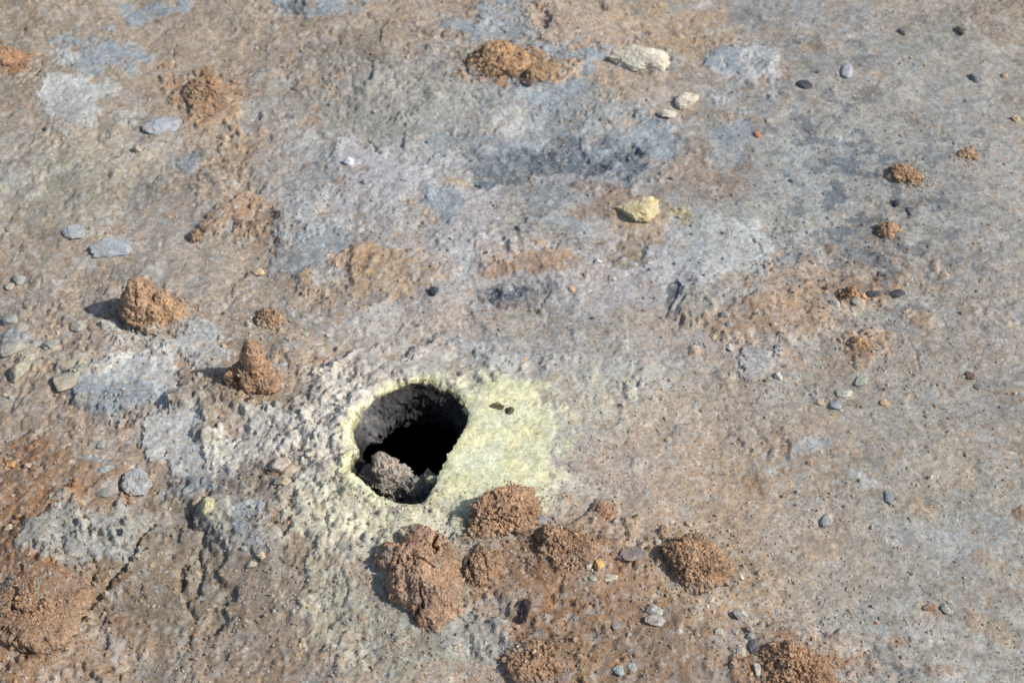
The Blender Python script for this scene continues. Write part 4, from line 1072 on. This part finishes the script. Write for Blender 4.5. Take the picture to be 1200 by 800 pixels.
stone("pebble", "blue grey lump at the far left above a pair of paler ones", "stone", 14, 376, 24, 16, (164, 168, 168), 118, flat=.5, angular=.4)
stone("pebble", "greenish grey lump right below the blue grey lump at far left", "stone", 24, 387, 22, 16, (168, 164, 148), 119, flat=.5, angular=.4)
stone("pebble", "elongated grey lump slanting below the lumps at far left", "stone", 14, 412, 32, 20, (168, 164, 156), 120, flat=.5, angular=.4, ang=30)
stone("pebble", "small pale lump between two slanting grey lumps at far left", "pebble", 34, 423, 12, 12, (190, 184, 164), 121, flat=.7, angular=.5)
stone("pebble", "slanting cream grey lump with a dark left edge, far left", "stone", 22, 440, 34, 26, (180, 174, 154), 122, flat=.5, angular=.4, ang=35)
stone("pebble", "grey lump below left of the tall orange clod's shadow", "stone", 92, 382, 24, 18, (174, 172, 158), 123, flat=.5, angular=.5, ang=15)
stone("pebble", "bluish lump in the rough mud left of the large pale clay patch", "stone", 60, 406, 22, 16, (166, 168, 160), 124, flat=.5, angular=.4)
stone("pebble", "beige angular lump left of the large pale clay patch", "stone", 78, 448, 38, 26, (192, 176, 150), 125, flat=.4, angular=.7, ang=30)
stone("flake", "white flake stuck to the foot of the tall orange clod", "stone flake", 180, 390, 12, 9, (232, 218, 196), 126, flat=.5, angular=.9, sink=-1.2)
stone("pebble", "small grey pebble left of the vent among orange crumbs", "pebble", 358, 394, 9, 7, (206, 204, 196), 127, flat=.5, angular=.5)
stone("pebble", "greenish pebble under the mud left of the large pale clay patch", "pebble", 119, 521, 12, 11, (172, 176, 166), 128, flat=.5, angular=.4)
stone("pebble", "orange gold pebble at the far left edge in rusty soil", "pebble", 14, 546, 14, 10, (216, 166, 106), 129, flat=.5, angular=.5)
stone("pebble", "pinkish pebble right of the orange gold one at far left", "pebble", 34, 547, 10, 8, (204, 178, 160), 130, flat=.5, angular=.5)
stone("pebble", "greenish white pebble in rusty soil at left", "pebble", 62, 585, 8, 8, (190, 192, 176), 132, flat=.6, angular=.5)
stone("flake", "white pink flake lying on rusty soil at far left", "stone flake", 12, 621, 12, 8, (216, 196, 176), 133, flat=.4, angular=.7)
stone("flake", "pink flake above another on rusty soil at far left", "stone flake", 20, 615, 11, 6, (206, 180, 160), 134, flat=.4, angular=.7)
stone("pebble", "dark green grey pebble sunk above the grey clay slab at left", "pebble", 121, 577, 18, 12, (136, 142, 136), 135, flat=.3, angular=.4)
stone("flat_stone", "small blue grey slab at lower left above the grey clay slab", "stone", 125, 550, 22, 14, (170, 178, 176), 136, flat=.3, angular=.6)
stone("pebble", "faint grey pebble near the right edge with a rusty neighbour", "pebble", 1108, 715, 14, 12, (182, 180, 168), 138, flat=.5, angular=.6)
stone("soil_lump", "rusty brown chip left of the faint grey pebble, lower right", "soil lump", 1088, 714, 20, 12, (150, 118, 96), 139, flat=.4, angular=.5)
stone("soil_lump", "dark hollowed brown crumb near the right edge, middle height", "soil lump", 1137, 440, 16, 12, (110, 80, 56), 140, flat=.4, angular=.6)
stone("pebble", "bluish chip beside the dark hollowed crumb near the right edge", "pebble", 1146, 453, 14, 8, (126, 136, 142), 141, flat=.4, angular=.6)
stone("pebble", "tan chip right of the black chips, upper right", "pebble", 1056, 158, 8, 7, (190, 160, 130), 142, flat=.5, angular=.6)
stone("pebble", "orange pebble in the grey mud left of the dark streaks, upper right", "pebble", 887, 159, 10, 10, (204, 140, 84), 143, flat=.5, angular=.6)
stone("pebble", "brownish white pebble left above the orange one, upper right", "pebble", 901, 142, 10, 8, (198, 180, 164), 144, flat=.5, angular=.6)
stone("crack_hole_piece", "small olive black piece standing in for a dark crack hole in the yellow crust, right one of two", "crack hole piece", 597, 485, 12, 10, (60, 52, 30), 145, dust=.25, sink=.1, flat=.6, angular=.9)  # dark piece painted in for the shade of a crack hole
stone("crack_hole_piece", "thin brown black sliver standing in for a dark crack hole in the yellow crust, left one of two", "crack hole piece", 583, 480, 18, 8, (70, 58, 40), 146, dust=.25, sink=-.3, flat=.7, angular=.9, ang=-12)  # second dark piece, likewise stands for a shaded crack hole
stone("pebble", "dark brown chunk standing in for the shadowed hollow at the lower right of the orange granular heap", "soil lump", 619, 98, 18, 16, (110, 74, 52), 147, flat=.6, angular=.8, n=5)  # dark piece put where the heap has only a shadowed hollow
stone("sulphur_lump", "yellowish lump of crust on the lower right lip of the vent mouth", "sulphur lump", 508, 556, 18, 14, (176, 178, 140), 148, flat=.7, angular=.4, n=5, sink=.9)

# ---------------------------------------------------------------- loose grit over everything (nobody could count it)
rs = np.random.RandomState(99)
NG = 70000
gx = rs.uniform(-1.45, 1.45, NG * 3); gy = 1.15 + (3.75 - 1.15) * rs.rand(NG * 3) ** 1.25
dens = sstep(-.5, .5, fbm2(gx, gy, 5, 4, .6, 201)) * .8 + .2
lowfreq = fbm2(gx, gy, 14, 3, .6, 203)
brown = np.zeros(len(gx))
for (px, py, rad, k) in ((600, 660, 170, 1), (60, 640, 110, .8), (930, 770, 110, 1), (820, 670, 100, 1), (960, 360, 120, .6), (250, 115, 70, .6), (600, 80, 90, .6),
                         (680, 720, 170, .7), (450, 320, 90, .4), (310, 255, 60, .6), (200, 700, 190, .8), (350, 640, 120, .45), (300, 440, 80, .5)):
    P, M = _frame(px, py, rad, rad * .75, 0)
    dx, dy = gx - P[0], gy - P[1]
    brown = np.maximum(brown, k * np.exp(-((M[0, 0] * dx + M[0, 1] * dy) ** 2 + (M[1, 0] * dx + M[1, 1] * dy) ** 2)))
p_keep = .28 * dens + .16 * (lowfreq > .1) + .75 * brown
rv = np.hypot(gx - VC[0], gy - VC[1]) - vent_r(np.arctan2(gy - VC[1], gx - VC[0]))
p_keep = p_keep * (rv > .012)
Ps_ = on(575, 520)
p_keep = p_keep * np.where(np.hypot((gx - Ps_[0]) / .135, (gy - Ps_[1]) / .18) < 1, .04, 1)
sel = np.nonzero(rs.rand(len(gx)) < p_keep)[0][:NG]
gx, gy, brown = gx[sel], gy[sel], brown[sel]
ex_x, ex_y = [], []
for (cx0, cy0, ax, ay, cc0) in CLODS:
    m_ = int(min(900, 60 + 60000 * ax * ay * 2))
    rr0 = rs.normal(1.0, .22, m_); a0 = rs.uniform(0, 2 * np.pi, m_)
    ex_x.append(cx0 + ax * rr0 * np.cos(a0)); ex_y.append(cy0 + ay * rr0 * np.sin(a0) - .1 * ay)
ex_x, ex_y = np.concatenate(ex_x), np.concatenate(ex_y)
ok = (np.hypot(ex_x - VC[0], ex_y - VC[1]) - vent_r(np.arctan2(ex_y - VC[1], ex_x - VC[0]))) > .012
gx = np.concatenate((gx, ex_x[ok])); gy = np.concatenate((gy, ex_y[ok])); brown = np.concatenate((brown, np.ones(ok.sum())))
gz, gc, _ = ground(gx, gy, True, False)
size = rs.lognormal(math.log(.00112), .50, len(gx)).clip(.0006, .0060)
pal = GRAIN_PAL[np.where(rs.rand(len(gx)) < brown, rs.choice((0, 1, 2, 2, 6, 8, 5, 2), len(gx)), rs.choice((0, 1, 3, 3, 4, 4, 6, 1, 2), len(gx)))]
mixk = rs.uniform(.10, .65, (len(gx), 1))
gcol = np.clip((gc * (1 - mixk) + pal * mixk) * rs.uniform(.8, 1.15, (len(gx), 1)), .01, .9)
order = np.argsort(-size)
big_, small_ = order[:8000], order[8000:]
P3 = np.stack((gx, gy, gz + size * .10), 1)
ga = grit_mesh(P3[big_], None, size[big_], gcol[big_], rs)
gb = grit_mesh(P3[small_], None, size[small_] * 1.15, gcol[small_], rs, OCT)
gv = np.concatenate((ga[0], gb[0])); gf = np.concatenate((ga[1], gb[1] + len(ga[0]))); gcc = np.concatenate((ga[2], gb[2]))
go = mesh_obj("loose_grit", gv, gf, M_GRIT, gcc, smooth=False)
tag(go, "loose tan, grey and rusty grit strewn over the bare mud", "grit", kind='stuff')

# ---------------------------------------------------------------- splinters and chips a few millimetres across, too many to count
cxs, cys, cks = [], [], []
for (px, py, sx_r, sy_r, m_, kind_) in ((1010, 220, 110, 110, 150, 'slate'), (60, 420, 90, 60, 170, 'pale'), (250, 480, 130, 70, 120, 'pale'), (600, 660, 150, 80, 170, 'tan'), (820, 710, 120, 60, 170, 'tan'),
                                        (900, 770, 80, 30, 70, 'pale'), (930, 420, 130, 70, 130, 'pale'), (100, 620, 110, 100, 200, 'tan'), (250, 150, 180, 100, 140, 'pale'), (640, 130, 160, 90, 130, 'slate'), (350, 680, 100, 80, 120, 'pale'),
                                        (1000, 560, 200, 120, 120, 'tan'), (600, 340, 200, 60, 130, 'slate')):
    P, _ = _frame(px, py, 1, 1, 0)
    k_ = mpp(P)
    cxs.append(P[0] + rs.normal(0, sx_r * k_, m_)); cys.append(P[1] + rs.normal(0, sy_r * k_ * 1.4, m_)); cks += [kind_] * m_
cxs, cys = np.concatenate(cxs), np.concatenate(cys); cks = np.array(cks)
ok = (np.hypot(cxs - VC[0], cys - VC[1]) - vent_r(np.arctan2(cys - VC[1], cxs - VC[0])) > .02) & (np.hypot((cxs - Ps_[0]) / .15, (cys - Ps_[1]) / .2) > 1)
cxs, cys, cks = cxs[ok], cys[ok], cks[ok]
cz, cg, _ = ground(cxs, cys, True)
pal_ = {'slate': np.array([alb(90, 96, 106), alb(120, 128, 136), alb(150, 158, 162), alb(104, 100, 98)]), 'pale': np.array([alb(190, 190, 180), alb(170, 174, 172), alb(206, 196, 172), alb(176, 160, 136)]),
        'tan': np.array([alb(206, 176, 138), alb(184, 146, 108), alb(150, 112, 82), alb(196, 190, 178)])}
cc = np.array([pal_[k][rs.randint(4)] for k in cks])
cc = cc * .6 + cg * .4
sz = rs.lognormal(math.log(.0027), .38, len(cxs)).clip(.0015, .0062)
gv, gf, gc2 = grit_mesh(np.stack((cxs, cys, cz - sz * .15), 1), None, sz, np.clip(cc, .01, .9), rs)
tag(mesh_obj("stone_chips", gv, gf, M_STONE, gc2, smooth=False), "small angular stone chips half buried in the mud", "stone chips", kind='stuff')
